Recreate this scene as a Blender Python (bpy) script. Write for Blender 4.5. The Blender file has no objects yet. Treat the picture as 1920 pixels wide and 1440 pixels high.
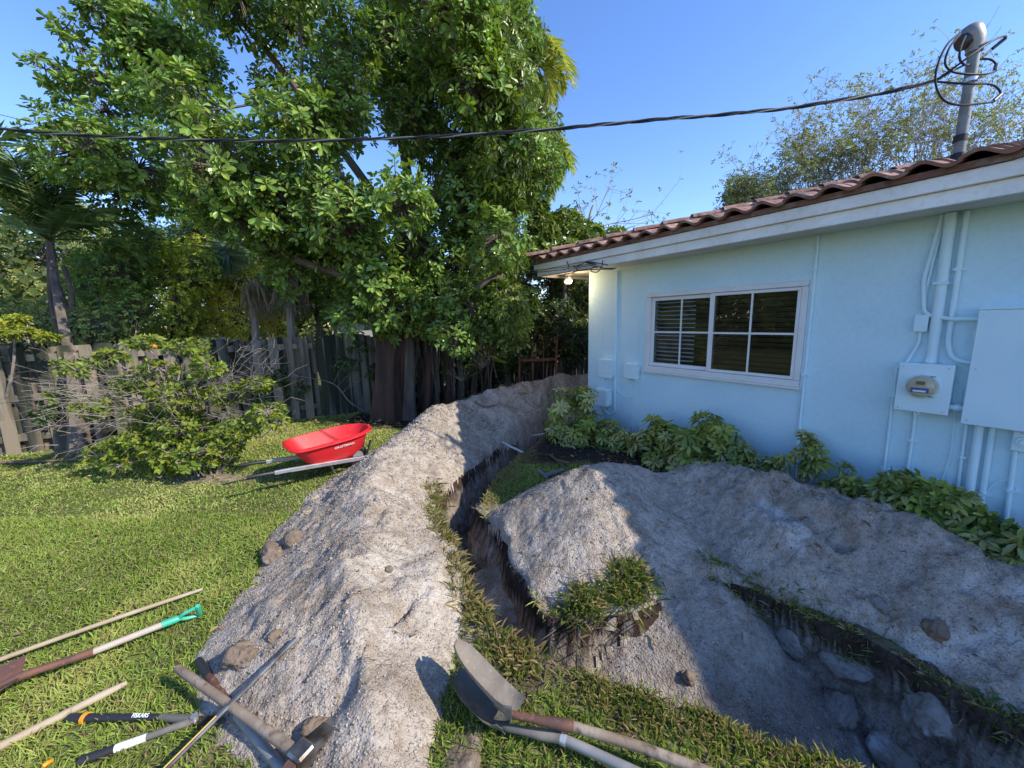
import bpy, math, random
import numpy as np
from mathutils import Vector, Matrix

random.seed(7)
RNG = np.random.default_rng(11)
SC = bpy.context.scene
COL = SC.collection
R = math.radians

# ------------------------------------------------------------------ camera
CAMH = 1.65
PITCH, ROLL, FPX = 0.16106, -0.0210, 722.5
cF = np.array([0, math.cos(PITCH), -math.sin(PITCH)])
_r = np.array([1.0, 0, 0]); _u = np.array([0, math.sin(PITCH), math.cos(PITCH)])
cR = _r * math.cos(ROLL) + _u * math.sin(ROLL)
cU = -_r * math.sin(ROLL) + _u * math.cos(ROLL)
cam_d = bpy.data.cameras.new('camera')
cam = bpy.data.objects.new('camera', cam_d); COL.objects.link(cam)
cam.matrix_world = Matrix(((cR[0], cU[0], -cF[0], 0), (cR[1], cU[1], -cF[1], 0), (cR[2], cU[2], -cF[2], CAMH), (0, 0, 0, 1)))
cam_d.sensor_width = 36; cam_d.lens = FPX / 1920 * 36
cam_d.clip_start = 0.05; cam_d.clip_end = 3000
SC.camera = cam

# ------------------------------------------------------------------ sun and sky
SUN_AZ = (1.0, -0.40)      # towards the sun, ground plane
SUN_EL = R(37.2)
sx, sy = SUN_AZ; l = math.hypot(sx, sy); sx /= l; sy /= l
sd = bpy.data.lights.new('sun', 'SUN'); sd.energy = 2.15; sd.angle = R(0.53); sd.color = (1.0, 0.93, 0.80)
so = bpy.data.objects.new('sun', sd); COL.objects.link(so)
so.rotation_euler = Vector((sx * math.cos(SUN_EL), sy * math.cos(SUN_EL), math.sin(SUN_EL))).to_track_quat('Z', 'Y').to_euler()
w = bpy.data.worlds.new('World'); SC.world = w; w.use_nodes = True
nt = w.node_tree; nt.nodes.clear()
sky = nt.nodes.new('ShaderNodeTexSky'); sky.sky_type = 'NISHITA'; sky.sun_disc = False
sky.sun_elevation = SUN_EL; sky.sun_rotation = math.atan2(sx, sy)
sky.air_density = 1.0; sky.dust_density = 0.1; sky.ozone_density = 3.5
bg = nt.nodes.new('ShaderNodeBackground'); bg.inputs[1].default_value = 0.15
wo = nt.nodes.new('ShaderNodeOutputWorld')
hs_n = nt.nodes.new('ShaderNodeHueSaturation'); hs_n.inputs['Saturation'].default_value = 1.14; tn = nt.nodes.new('ShaderNodeVectorMath'); tn.operation = 'MULTIPLY'; tn.inputs[1].default_value = (.74, .67, .76); nt.links.new(sky.outputs[0], hs_n.inputs['Color']); nt.links.new(hs_n.outputs[0], tn.inputs[0]); nt.links.new(tn.outputs[0], bg.inputs[0]); nt.links.new(bg.outputs[0], wo.inputs[0])
SC.view_settings.view_transform = 'Standard'; SC.view_settings.look = 'None'
SC.view_settings.exposure = 1.48; SC.view_settings.gamma = 1.0; SC.view_settings.use_curve_mapping = False

# ------------------------------------------------------------------ helpers
def at(px, py, Y):
    v = cF + cR * (px - 960) / FPX + cU * (720 - py) / FPX
    return v * (Y / v[1]) + np.array([0, 0, CAMH])
def gp(px, py, z=0.0):
    v = cF + cR * (px - 960) / FPX + cU * (720 - py) / FPX
    return v * ((z - CAMH) / v[2]) + np.array([0, 0, CAMH])
HAZ = 0.584137; HD = 4.2465
hn = np.array([math.cos(HAZ), math.sin(HAZ), 0]); hd = np.array([-math.sin(HAZ), math.cos(HAZ), 0])
def HW(s, o, z): return hd * s + hn * (HD - o) + np.array([0, 0, z])    # along the wall, out of it, up
def onw(px, py, o):
    v = cF + cR * (px - 960) / FPX + cU * (720 - py) / FPX
    return v * ((HD - o) / (v @ hn)) + np.array([0, 0, CAMH])
def nrm(a): return a / np.maximum(np.linalg.norm(a, axis=-1, keepdims=True), 1e-9)

def tag(o, label=None, cat=None, group=None, kind=None):
    if label: o['label'] = label
    if cat: o['category'] = cat
    if group: o['group'] = group
    if kind: o['kind'] = kind
    return o
def empty(name, loc=(0, 0, 0), label=None, cat=None, group=None):
    o = bpy.data.objects.new(name, None); COL.objects.link(o); o.location = Vector(loc); o.empty_display_size = .1
    o['_loc'] = 0; del o['_loc']
    return tag(o, label, cat, group)
def link(name, me, parent=None, mat=None):
    if mat is not None and not me.materials: me.materials.append(mat)
    o = bpy.data.objects.new(name, me); COL.objects.link(o)
    if parent is not None:
        o.parent = parent
    return o
def npmesh(name, V, F, mat, parent=None, smooth=False, col=None, attr=None, obj=True):
    """V in world coordinates; when the parent sits elsewhere the mesh is shifted to it"""
    V = np.asarray(V, dtype=np.float32).copy()
    F = np.asarray(F, dtype=np.int32)
    if parent is not None and obj:
        p = parent
        while p is not None:
            V -= np.array(p.location, dtype=np.float32); p = p.parent
    me = bpy.data.meshes.new(name); k = F.shape[1]; n = len(F)
    me.vertices.add(len(V)); me.vertices.foreach_set('co', V.ravel())
    me.loops.add(n * k); me.loops.foreach_set('vertex_index', F.ravel())
    me.polygons.add(n); me.polygons.foreach_set('loop_start', np.arange(0, n * k, k, dtype=np.int32))
    try: me.polygons.foreach_set('loop_total', np.full(n, k, dtype=np.int32))
    except Exception: pass
    me.polygons.foreach_set('use_smooth', np.full(n, smooth, dtype=bool))
    if col is not None:
        a = me.color_attributes.new('Col', 'FLOAT_COLOR', 'POINT')
        c = np.ones((len(V), 4), dtype=np.float32); c[:, :3] = col; a.data.foreach_set('color', c.ravel())
    if attr is not None:
        for kx, v in attr.items():
            a = me.attributes.new(kx, 'FLOAT', 'POINT'); a.data.foreach_set('value', np.asarray(v, dtype=np.float32))
    me.update(calc_edges=True)
    if mat is not None: me.materials.append(mat)
    return link(name, me, parent) if obj else me

class MB:
    """collects polygons, builds one mesh"""
    def __init__(s): s.v = []; s.f = []
    def add(s, V, F):
        b = len(s.v); s.v += [tuple(float(c) for c in p) for p in V]; s.f += [tuple(i + b for i in f) for f in F]; return s
    def box(s, c, ax, ay, az, bev=0.0):
        """centre and three half-axis vectors"""
        c, ax, ay, az = [np.asarray(t, float) for t in (c, ax, ay, az)]
        if bev <= 0:
            V = [c + i * ax + j * ay + k * az for i in (-1, 1) for j in (-1, 1) for k in (-1, 1)]
            return s.add(V, [(0, 1, 3, 2), (4, 6, 7, 5), (0, 4, 5, 1), (2, 3, 7, 6), (0, 2, 6, 4), (1, 5, 7, 3)])
        la, lb, lc = [np.linalg.norm(t) for t in (ax, ay, az)]
        V = []; idx = {}
        for i in (-1, 1):
            for j in (-1, 1):
                for k in (-1, 1):
                    for d in range(3):
                        fx, fy, fz = 1 - bev / la, 1 - bev / lb, 1 - bev / lc
                        if d == 0: fx = 1
                        if d == 1: fy = 1
                        if d == 2: fz = 1
                        idx[(i, j, k, d)] = len(V); V.append(c + i * ax * fx + j * ay * fy + k * az * fz)
        F = []
        for d in range(3):
            for sg in (-1, 1):
                o = [(-1, -1), (1, -1), (1, 1), (-1, 1)]; q = []
                for a, b in o:
                    t = [0, 0, 0]; t[d] = sg; t[(d + 1) % 3] = a; t[(d + 2) % 3] = b; q.append(idx[(*t, d)])
                F.append(tuple(q if sg > 0 else q[::-1]))
        for d in range(3):
            e, g = (d + 1) % 3, (d + 2) % 3
            for a in (-1, 1):
                for b in (-1, 1):
                    t = [0, 0, 0]; t[e] = a; t[g] = b
                    t[d] = -1; p = tuple(t); t[d] = 1; r_ = tuple(t)
                    q = [idx[(*p, e)], idx[(*r_, e)], idx[(*r_, g)], idx[(*p, g)]]
                    F.append(tuple(q if a * b < 0 else q[::-1]))
        for i in (-1, 1):
            for j in (-1, 1):
                for k in (-1, 1):
                    q = [idx[(i, j, k, 0)], idx[(i, j, k, 1)], idx[(i, j, k, 2)]]
                    F.append(tuple(q if i * j * k > 0 else q[::-1]))
        return s.add(V, F)
    def tube(s, P, r, n=8, cap=True):
        P = [np.asarray(p, float) for p in P]; m = len(P)
        if np.isscalar(r): r = [r] * m
        V = []; F = []; ref = None
        for i, p in enumerate(P):
            t = nrm(P[min(i + 1, m - 1)] - P[max(i - 1, 0)])
            if ref is None:
                ref = np.array([0, 0, 1.0]) if abs(t[2]) < .9 else np.array([1.0, 0, 0])
            a = nrm(np.cross(t, ref)); b = np.cross(t, a); ref = -b if False else np.cross(a, t); ref = nrm(ref)
            for k in range(n):
                an = 2 * math.pi * k / n; V.append(p + r[i] * (math.cos(an) * a + math.sin(an) * ref))
        for i in range(m - 1):
            for k in range(n):
                k2 = (k + 1) % n; F.append((i * n + k, i * n + k2, (i + 1) * n + k2, (i + 1) * n + k))
        if cap: F.append(tuple(range(n))[::-1]); F.append(tuple((m - 1) * n + k for k in range(n)))
        return s.add(V, F)
    def loft(s, rings, cap0=True, cap1=True, closed=True):
        n = len(rings[0]); V = [p for r in rings for p in r]; F = []
        for i in range(len(rings) - 1):
            for k in range(n if closed else n - 1):
                k2 = (k + 1) % n; F.append((i * n + k, i * n + k2, (i + 1) * n + k2, (i + 1) * n + k))
        if cap0: F.append(tuple(range(n))[::-1])
        if cap1: F.append(tuple((len(rings) - 1) * n + k for k in range(n)))
        return s.add(V, F)
    def build(s, name, mat, parent=None, smooth=False, world=True):
        me = bpy.data.meshes.new(name); off = Vector((0, 0, 0)); p = parent
        while world and p is not None: off += p.location; p = p.parent
        me.from_pydata([(a - off.x, b - off.y, c - off.z) for a, b, c in s.v], [], s.f); me.update()
        bm_fix(me)
        if smooth:
            me.polygons.foreach_set('use_smooth', [True] * len(me.polygons))
            try: me.set_sharp_from_angle(angle=R(40))
            except Exception: pass
        return link(name, me, parent, mat)
import bmesh
def bm_fix(me):
    bm = bmesh.new(); bm.from_mesh(me); bmesh.ops.recalc_face_normals(bm, faces=bm.faces[:]); bm.to_mesh(me); bm.free()

# --- noise
def _h(i, j, s):
    n = (i.astype(np.int64) * 374761393 + j.astype(np.int64) * 668265263 + s * 2147483647) & 0xffffffff
    n = ((n ^ (n >> 13)) * 1274126177) & 0xffffffff
    return ((n ^ (n >> 16)) & 0xffff) / 32767.5 - 1.0
def vn(x, y, s=0):
    x = np.asarray(x, float); y = np.asarray(y, float)
    i = np.floor(x); j = np.floor(y); fx = x - i; fy = y - j
    fx = fx * fx * (3 - 2 * fx); fy = fy * fy * (3 - 2 * fy); i = i.astype(np.int64); j = j.astype(np.int64)
    a = _h(i, j, s); b = _h(i + 1, j, s); c = _h(i, j + 1, s); d = _h(i + 1, j + 1, s)
    return (a * (1 - fx) + b * fx) * (1 - fy) + (c * (1 - fx) + d * fx) * fy
def fbm(x, y, o=4, s=0, g=.5):
    t = 0; a = 1; m = 0
    for k in range(o):
        t = t + a * vn(x * 2 ** k + 17.3 * k, y * 2 ** k - 9.1 * k, s + k); m += a; a *= g
    return t / m
def sstep(a, b, x):
    t = np.clip((x - a) / (b - a), 0, 1); return t * t * (3 - 2 * t)

# ------------------------------------------------------------------ materials
def mat(name, base=(.5, .5, .5), rough=.6, metal=0, spec=.5, attr=False, noise=None, bump=None, trans=0, rnd=0, vor=None, coat=0, stretch=None):
    m = bpy.data.materials.new(name); m.use_nodes = True; N = m.node_tree; ns = N.nodes; L = N.links
    bs = ns['Principled BSDF']; out = ns['Material Output']
    bs.inputs['Roughness'].default_value = rough; bs.inputs['Metallic'].default_value = metal
    bs.inputs['Specular IOR Level'].default_value = spec; bs.inputs['Coat Weight'].default_value = coat
    tc = ns.new('ShaderNodeTexCoord'); src = tc.outputs['Object']
    if stretch:
        mp = ns.new('ShaderNodeMapping'); mp.inputs['Scale'].default_value = stretch; L.new(src, mp.inputs[0]); src = mp.outputs[0]
    if rnd:
        oi0 = ns.new('ShaderNodeObjectInfo'); m0 = ns.new('ShaderNodeMath'); m0.operation = 'MULTIPLY'; m0.inputs[1].default_value = 37.0; L.new(oi0.outputs['Random'], m0.inputs[0]); a0 = ns.new('ShaderNodeVectorMath'); a0.operation = 'ADD'; L.new(src, a0.inputs[0]); L.new(m0.outputs[0], a0.inputs[1]); src = a0.outputs[0]
    if attr:
        a = ns.new('ShaderNodeAttribute'); a.attribute_name = 'Col'; c = a.outputs['Color']
    else:
        rgb = ns.new('ShaderNodeRGB'); rgb.outputs[0].default_value = (*base, 1); c = rgb.outputs[0]
    for (sc_, c2, lo, hi, det) in (noise or []):
        nz = ns.new('ShaderNodeTexNoise'); nz.inputs['Scale'].default_value = sc_; nz.inputs['Detail'].default_value = det; L.new(src, nz.inputs['Vector'])
        mr = ns.new('ShaderNodeMapRange'); mr.inputs[1].default_value = lo; mr.inputs[2].default_value = hi; L.new(nz.outputs[0], mr.inputs[0])
        mx = ns.new('ShaderNodeMix'); mx.data_type = 'RGBA'; L.new(mr.outputs[0], mx.inputs[0]); L.new(c, mx.inputs[6])
        if len(c2) == 4: mx.blend_type = 'MULTIPLY'
        mx.inputs[7].default_value = (*c2[:3], 1); c = mx.outputs[2]
    if vor:
        vsc, vc, lo, hi = vor
        v_ = ns.new('ShaderNodeTexVoronoi'); v_.inputs['Scale'].default_value = vsc; L.new(src, v_.inputs['Vector'])
        mr = ns.new('ShaderNodeMapRange'); mr.inputs[1].default_value = lo; mr.inputs[2].default_value = hi; L.new(v_.outputs[0], mr.inputs[0])
        mx = ns.new('ShaderNodeMix'); mx.data_type = 'RGBA'; L.new(mr.outputs[0], mx.inputs[0]); L.new(c, mx.inputs[6]); mx.inputs[7].default_value = (*vc, 1); c = mx.outputs[2]
    if rnd:
        oi = ns.new('ShaderNodeObjectInfo'); mr = ns.new('ShaderNodeMapRange'); mr.inputs[3].default_value = 1 - rnd; mr.inputs[4].default_value = 1 + rnd
        L.new(oi.outputs['Random'], mr.inputs[0]); mx = ns.new('ShaderNodeVectorMath'); mx.operation = 'SCALE'
        L.new(c, mx.inputs[0]); L.new(mr.outputs[0], mx.inputs['Scale']); c = mx.outputs[0]
    L.new(c, bs.inputs['Base Color'])
    if bump:
        prev = None
        for (sc_, st, dist, det) in bump:
            nz = ns.new('ShaderNodeTexNoise'); nz.inputs['Scale'].default_value = sc_; nz.inputs['Detail'].default_value = det; L.new(src, nz.inputs['Vector'])
            b = ns.new('ShaderNodeBump'); b.inputs['Strength'].default_value = st; b.inputs['Distance'].default_value = dist
            L.new(nz.outputs[0], b.inputs['Height'])
            if prev: L.new(prev, b.inputs['Normal'])
            prev = b.outputs[0]
        L.new(prev, bs.inputs['Normal'])
    if trans:
        tr = ns.new('ShaderNodeBsdfTranslucent'); ms = ns.new('ShaderNodeMixShader'); ms.inputs[0].default_value = trans
        sc2 = ns.new('ShaderNodeVectorMath'); sc2.operation = 'MULTIPLY'; sc2.inputs[1].default_value = (1.5, 1.6, .7); L.new(c, sc2.inputs[0])
        L.new(sc2.outputs[0], tr.inputs[0]); L.new(bs.outputs[0], ms.inputs[1]); L.new(tr.outputs[0], ms.inputs[2]); L.new(ms.outputs[0], out.inputs[0])
    return m
M = {}
M['soil'] = mat('sandy_soil', attr=True, rough=.95, spec=.15, noise=[(9, (.82, .78, .74, 1), .42, .62, 6), (28, (.80, .76, .72, 1), .48, .66, 5), (85, (.55, .50, .46, 1), .54, .70, 5), (130, (.78, .74, .68), .64, .76, 3)],
                bump=[(28, .9, .03, 8), (110, .9, .012, 6)])
M['clod'] = mat('soil_clod', attr=True, rough=.95, spec=.1, bump=[(90, .8, .01, 5)])
M['ground'] = mat('ground', attr=True, rough=.95, spec=.1, noise=[(14, (.6, .55, .5, 1), .45, .65, 6), (80, (.6, .6, .6, 1), .5, .7, 4)], bump=[(20, 1, .03, 8), (90, .8, .01, 5)])
M['grass'] = mat('grass_blade', attr=True, rough=.45, spec=.4, trans=.38)
M['leaf'] = mat('leaf', attr=True, rough=.34, spec=.5, trans=.25)
M['leafdull'] = mat('leaf_dull', attr=True, rough=.5, spec=.35, trans=.3)
M['bark'] = mat('bark', (.16, .13, .10), .9, noise=[(6, (.08, .06, .045), .4, .65, 6)], bump=[(25, .9, .02, 6)], stretch=(1, 1, .25))
M['redbark'] = mat('red_bark', (.115, .058, .038), .9, noise=[(8, (.05, .033, .026), .4, .65, 6)], bump=[(20, 1, .03, 6)], stretch=(1, 1, .12))
M['twig'] = mat('twig', (.33, .28, .24), .85, noise=[(10, (.16, .13, .11), .4, .6, 4)])
M['greytwig'] = mat('pale_branch', (.36, .30, .26), .85)
M['picket'] = mat('weathered_picket', (.24, .19, .13), .9, noise=[(3, (.13, .115, .09), .42, .62, 6), (14, (.27, .24, .20), .55, .75, 5), (1.6, (.03, .035, .02), .46, .60, 3)], bump=[(60, .6, .006, 4)], rnd=.35, stretch=(3, 3, .35))
M['gatepicket'] = mat('gate_picket', (.22, .20, .155), .9, noise=[(3, (.17, .165, .14), .42, .62, 6), (1.4, (.03, .035, .02), .42, .54, 3)], bump=[(60, .6, .006, 4)], rnd=.3, stretch=(3, 3, .35))
M['stucco'] = mat('blue_stucco', (.64, .85, .91), .85, spec=.2, noise=[(1.3, (.88, .92, .95, 1), .35, .7, 6), (.5, (.93, .96, .95, 1), .45, .6, 3), (30, (.95, .95, .96, 1), .4, .7, 3)], bump=[(140, .35, .004, 5), (6, .15, .02, 3)])
def splash(m):
    N = m.node_tree; ns = N.nodes; L = N.links; bs = ns['Principled BSDF']; src = bs.inputs['Base Color'].links[0].from_socket
    tc = ns.new('ShaderNodeTexCoord'); sx_ = ns.new('ShaderNodeSeparateXYZ'); L.new(tc.outputs['Object'], sx_.inputs[0]); nz = ns.new('ShaderNodeTexNoise'); nz.inputs['Scale'].default_value = 9; nz.inputs['Detail'].default_value = 7; L.new(tc.outputs['Object'], nz.inputs['Vector'])
    a = ns.new('ShaderNodeMath'); a.operation = 'MULTIPLY_ADD'; a.inputs[1].default_value = .9; L.new(nz.outputs[0], a.inputs[0]); neg = ns.new('ShaderNodeMath'); neg.operation = 'MULTIPLY'; neg.inputs[1].default_value = -1; L.new(sx_.outputs[2], neg.inputs[0]); L.new(neg.outputs[0], a.inputs[2])
    mr = ns.new('ShaderNodeMapRange'); mr.inputs[1].default_value = .18; mr.inputs[2].default_value = .62; mr.inputs[4].default_value = .6; L.new(a.outputs[0], mr.inputs[0]); mx = ns.new('ShaderNodeMix'); mx.data_type = 'RGBA'; L.new(mr.outputs[0], mx.inputs[0]); L.new(src, mx.inputs[6]); mx.inputs[7].default_value = (.33, .33, .28, 1)
    mp = ns.new('ShaderNodeMapping'); mp.inputs['Scale'].default_value = (7, 7, .5); L.new(tc.outputs['Object'], mp.inputs[0]); n2 = ns.new('ShaderNodeTexNoise'); n2.inputs['Scale'].default_value = 1.0; n2.inputs['Detail'].default_value = 5; L.new(mp.outputs[0], n2.inputs['Vector'])
    m2 = ns.new('ShaderNodeMapRange'); m2.inputs[1].default_value = .60; m2.inputs[2].default_value = .80; m2.inputs[4].default_value = .22; L.new(n2.outputs[0], m2.inputs[0]); x2 = ns.new('ShaderNodeMix'); x2.data_type = 'RGBA'; x2.blend_type = 'MULTIPLY'; L.new(m2.outputs[0], x2.inputs[0]); L.new(mx.outputs[2], x2.inputs[6]); x2.inputs[7].default_value = (.55, .6, .6, 1); L.new(x2.outputs[2], bs.inputs['Base Color'])
splash(M['stucco'])
M['bluepaint'] = mat('blue_painted_metal', (.67, .87, .92), .5, spec=.4, noise=[(4, (.9, .94, .96, 1), .4, .7, 5)], bump=[(60, .1, .003, 3)])
M['blueplastic'] = mat('blue_painted_plastic', (.69, .88, .92), .45, spec=.4, noise=[(9, (.9, .93, .95, 1), .4, .7, 5)])
M['fascia'] = mat('white_fascia', (.88, .87, .83), .6, noise=[(2.5, (.86, .85, .82, 1), .42, .68, 7), (25, (.9, .89, .86, 1), .5, .7, 4)], bump=[(30, .15, .006, 4)])
M['soffit'] = mat('pale_soffit', (.72, .71, .66), .7, noise=[(3, (.85, .85, .82, 1), .4, .65, 5)])
M['tile'] = mat('roof_tile', (.27, .135, .095), .85, noise=[(5, (.24, .11, .08), .42, .62, 6), (14, (.36, .30, .25), .50, .70, 5), (9, (.10, .065, .05), .58, .72, 4)], bump=[(50, .5, .006, 5)], rnd=.22)
M['vinyl'] = mat('white_window_frame', (.76, .77, .76), .4, noise=[(6, (.92, .92, .9, 1), .45, .7, 4)])
M['slat'] = mat('blind_slat', (.17, .15, .095), .5, rnd=.06)
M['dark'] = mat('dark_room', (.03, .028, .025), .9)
M['black'] = mat('black_plastic', (.025, .025, .028), .45)
M['cable'] = mat('black_cable', (.028, .028, .032), .6, spec=.25)
M['barecable'] = mat('bare_neutral_cable', (.32, .32, .31), .4, metal=.6)
M['wire'] = mat('thin_wire', (.09, .09, .09), .6)
M['mast'] = mat('grey_painted_pipe', (.17, .175, .16), .55, noise=[(7, (.30, .32, .31), .45, .7, 5)], bump=[(40, .2, .004, 3)])
M['alu'] = mat('cast_aluminium', (.22, .205, .185), .5, metal=.5, noise=[(8, (.38, .36, .33), .4, .7, 5)])
M['tar'] = mat('black_flashing', (.02, .02, .022), .7)
M['red'] = mat('red_tray_plastic', (.70, .022, .028), .48, spec=.35, noise=[(7, (.60, .05, .045), .5, .72, 6), (60, (.62, .12, .10), .66, .74, 4)], bump=[(30, .06, .004, 2)])
M['white'] = mat('white_paint', (.8, .8, .78), .5)
M['steel'] = mat('galvanised_steel', (.60, .61, .63), .38, metal=.75, noise=[(12, (.48, .48, .50), .4, .7, 4)])
M['bar'] = mat('worn_steel_bar', (.30, .29, .28), .35, metal=.85, noise=[(14, (.13, .10, .085), .42, .6, 6)])
M['rust'] = mat('rusty_steel', (.19, .085, .055), .7, metal=.2, noise=[(9, (.11, .06, .045), .4, .65, 6), (40, (.28, .15, .10), .58, .75, 4)], bump=[(60, .4, .003, 4)])
M['rustframe'] = mat('rusty_frame_metal', (.25, .10, .045), .85, noise=[(18, (.14, .06, .04), .4, .65, 6)])
M['wood'] = mat('weathered_handle', (.38, .29, .19), .75, noise=[(5, (.48, .40, .30), .45, .7, 6), (22, (.28, .21, .15), .58, .75, 5)], bump=[(50, .4, .003, 4)])
M['oldwood'] = mat('old_grey_handle', (.24, .175, .12), .85, noise=[(5, (.34, .27, .20), .45, .7, 6), (22, (.10, .07, .05), .52, .72, 5)], bump=[(50, .6, .004, 5)])
M['palewood'] = mat('pale_shovel_shaft', (.46, .39, .31), .7, noise=[(12, (.42, .33, .27), .5, .7, 6)], bump=[(50, .3, .003, 4)])
M['dirtysteel'] = mat('dirt_caked_steel', (.24, .205, .165), .85, noise=[(9, (.17, .14, .115), .4, .62, 6), (55, (.36, .32, .27), .6, .75, 4)], bump=[(45, .6, .004, 6)])
M['dullsteel'] = mat('dull_grey_steel', (.15, .14, .12), .8, metal=.15, noise=[(9, (.26, .22, .18), .5, .68, 6)], bump=[(45, .3, .003, 5)])
M['greyfibre'] = mat('grey_fibreglass', (.22, .215, .21), .5, noise=[(9, (.32, .30, .28), .45, .7, 5)])
M['collar'] = mat('pale_collar', (.55, .56, .58), .35, metal=.4)
M['green'] = mat('green_grip_plastic', (.05, .42, .27), .4, noise=[(20, (.10, .50, .35), .5, .7, 4)])
M['orange'] = mat('orange_ring', (.85, .32, .02), .5)
M['fruit'] = mat('citrus_fruit', (.50, .22, .02), .5)
M['yellowstripe'] = mat('yellow_stripe', (.62, .36, .06), .6)
M['rock'] = mat('limestone_chunk', (.25, .215, .18), .95, noise=[(5, (.46, .45, .44), .54, .66, 7), (16, (.15, .12, .10), .52, .7, 5)], bump=[(14, 1, .03, 8), (60, .7, .01, 5)])
M['clump'] = mat('brown_soil_lump', (.20, .145, .10), .95, noise=[(12, (.33, .27, .21), .5, .7, 6), (30, (.11, .08, .06), .5, .7, 5)], bump=[(25, 1, .02, 8)])
M['root'] = mat('exposed_root', (.15, .10, .07), .9, noise=[(20, (.26, .18, .12), .5, .7, 4)])
M['pvc'] = mat('white_pvc', (.66, .64, .60), .5, noise=[(8, (.42, .38, .34), .5, .7, 5)])
M['pipe'] = mat('grey_old_pipe', (.17, .17, .17), .7, noise=[(9, (.26, .24, .22), .5, .7, 5)])
M['lens'] = mat('meter_cover', (.50, .44, .30), .2, spec=.6)
M['brownplate'] = mat('grey_plate', (.20, .18, .20), .6)
M['neighbour'] = mat('pale_far_wall', (.60, .58, .54), .8, noise=[(2, (.5, .48, .45), .4, .7, 4)])
M['dryfrond'] = mat('dry_frond', (.36, .29, .22), .85)
M['label_blue'] = mat('meter_label', (.05, .12, .30), .5)
M['lcd'] = mat('meter_display', (.13, .12, .07), .3)

def glass_mat():
    m = bpy.data.materials.new('window_glass'); m.use_nodes = True; N = m.node_tree; ns = N.nodes; L = N.links
    for n in list(ns):
        if n.type == 'BSDF_PRINCIPLED': ns.remove(n)
    g = ns.new('ShaderNodeBsdfGlossy'); g.inputs['Roughness'].default_value = .01; g.inputs[0].default_value = (.9, .95, 1, 1)
    t = ns.new('ShaderNodeBsdfTransparent'); t.inputs[0].default_value = (.82, .82, .80, 1)
    f = ns.new('ShaderNodeFresnel'); f.inputs[0].default_value = 1.45
    x = ns.new('ShaderNodeMixShader'); L.new(f.outputs[0], x.inputs[0]); L.new(t.outputs[0], x.inputs[1]); L.new(g.outputs[0], x.inputs[2])
    L.new(x.outputs[0], ns['Material Output'].inputs[0]); return m
M['glass'] = glass_mat()
def glow():
    m = mat('lit_bulb', (1, .85, .6)); b = m.node_tree.nodes['Principled BSDF']
    b.inputs['Emission Color'].default_value = (1, .72, .38, 1); b.inputs['Emission Strength'].default_value = 9; return m
M['glow'] = glow()
def schef_mat():
    m = bpy.data.materials.new('variegated_leaf'); m.use_nodes = True; N = m.node_tree; ns = N.nodes; L = N.links
    bs = ns['Principled BSDF']; bs.inputs['Roughness'].default_value = .38
    e = ns.new('ShaderNodeAttribute'); e.attribute_name = 'edge'; cl = ns.new('ShaderNodeAttribute'); cl.attribute_name = 'Col'
    tc = ns.new('ShaderNodeTexCoord'); nz = ns.new('ShaderNodeTexNoise'); nz.inputs['Scale'].default_value = 38; nz.inputs['Detail'].default_value = 2
    L.new(tc.outputs['Object'], nz.inputs['Vector'])
    ad = ns.new('ShaderNodeMath'); ad.operation = 'MULTIPLY_ADD'; ad.inputs[1].default_value = 1.7; L.new(nz.outputs[0], ad.inputs[0]); L.new(e.outputs['Fac'], ad.inputs[2])
    mr = ns.new('ShaderNodeMapRange'); mr.inputs[1].default_value = 1.74; mr.inputs[2].default_value = 1.86; L.new(ad.outputs[0], mr.inputs[0])
    mx = ns.new('ShaderNodeMix'); mx.data_type = 'RGBA'; L.new(mr.outputs[0], mx.inputs[0]); L.new(cl.outputs['Color'], mx.inputs[6]); mx.inputs[7].default_value = (.045, .085, .03, 1)
    L.new(mx.outputs[2], bs.inputs['Base Color'])
    tr = ns.new('ShaderNodeBsdfTranslucent'); L.new(mx.outputs[2], tr.inputs[0]); ms = ns.new('ShaderNodeMixShader'); ms.inputs[0].default_value = .22
    L.new(bs.outputs[0], ms.inputs[1]); L.new(tr.outputs[0], ms.inputs[2]); L.new(ms.outputs[0], ns['Material Output'].inputs[0]); return m
M['schef'] = schef_mat()

# ------------------------------------------------------------------ terrain functions
T_POLY = np.array([(.72, 6.9), (.41, 5.9), (-.16, 4.9), (-.56, 3.95), (-.70, 3.4), (-.62, 3.0), (-.38, 2.48), (-.24, 2.06), (-.05, 1.76), (.30, 1.58), (.64, 1.44), (1.05, 1.22), (1.3, 1.08), (1.7, .8), (2.0, .2),
                   (2.6, .2), (2.2, .9), (1.98, 1.35), (1.74, 1.74), (1.50, 2.02), (1.22, 2.2), (.95, 2.1), (.66, 1.93), (.40, 1.87), (.17, 1.95), (.02, 2.2), (-.08, 2.5), (-.14, 2.85), (-.34, 3.2), (-.27, 3.6), (-.12, 4.0), (.17, 4.87), (.60, 5.73), (1.1, 6.7)])
def poly_sd(x, y, P=T_POLY):
    """negative inside"""
    d = np.full(x.shape, 1e9); ins = np.zeros(x.shape, bool); n = len(P)
    for i in range(n):
        ax, ay = P[i]; bx, by = P[(i + 1) % n]; ex, ey = bx - ax, by - ay
        t = np.clip(((x - ax) * ex + (y - ay) * ey) / (ex * ex + ey * ey), 0, 1)
        d = np.minimum(d, (x - ax - t * ex) ** 2 + (y - ay - t * ey) ** 2)
        c = ((ay > y) != (by > y)) & (x < (bx - ax) * (y - ay) / (by - ay + 1e-12) + ax); ins ^= c
    d = np.sqrt(d); return np.where(ins, -d, d)
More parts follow.
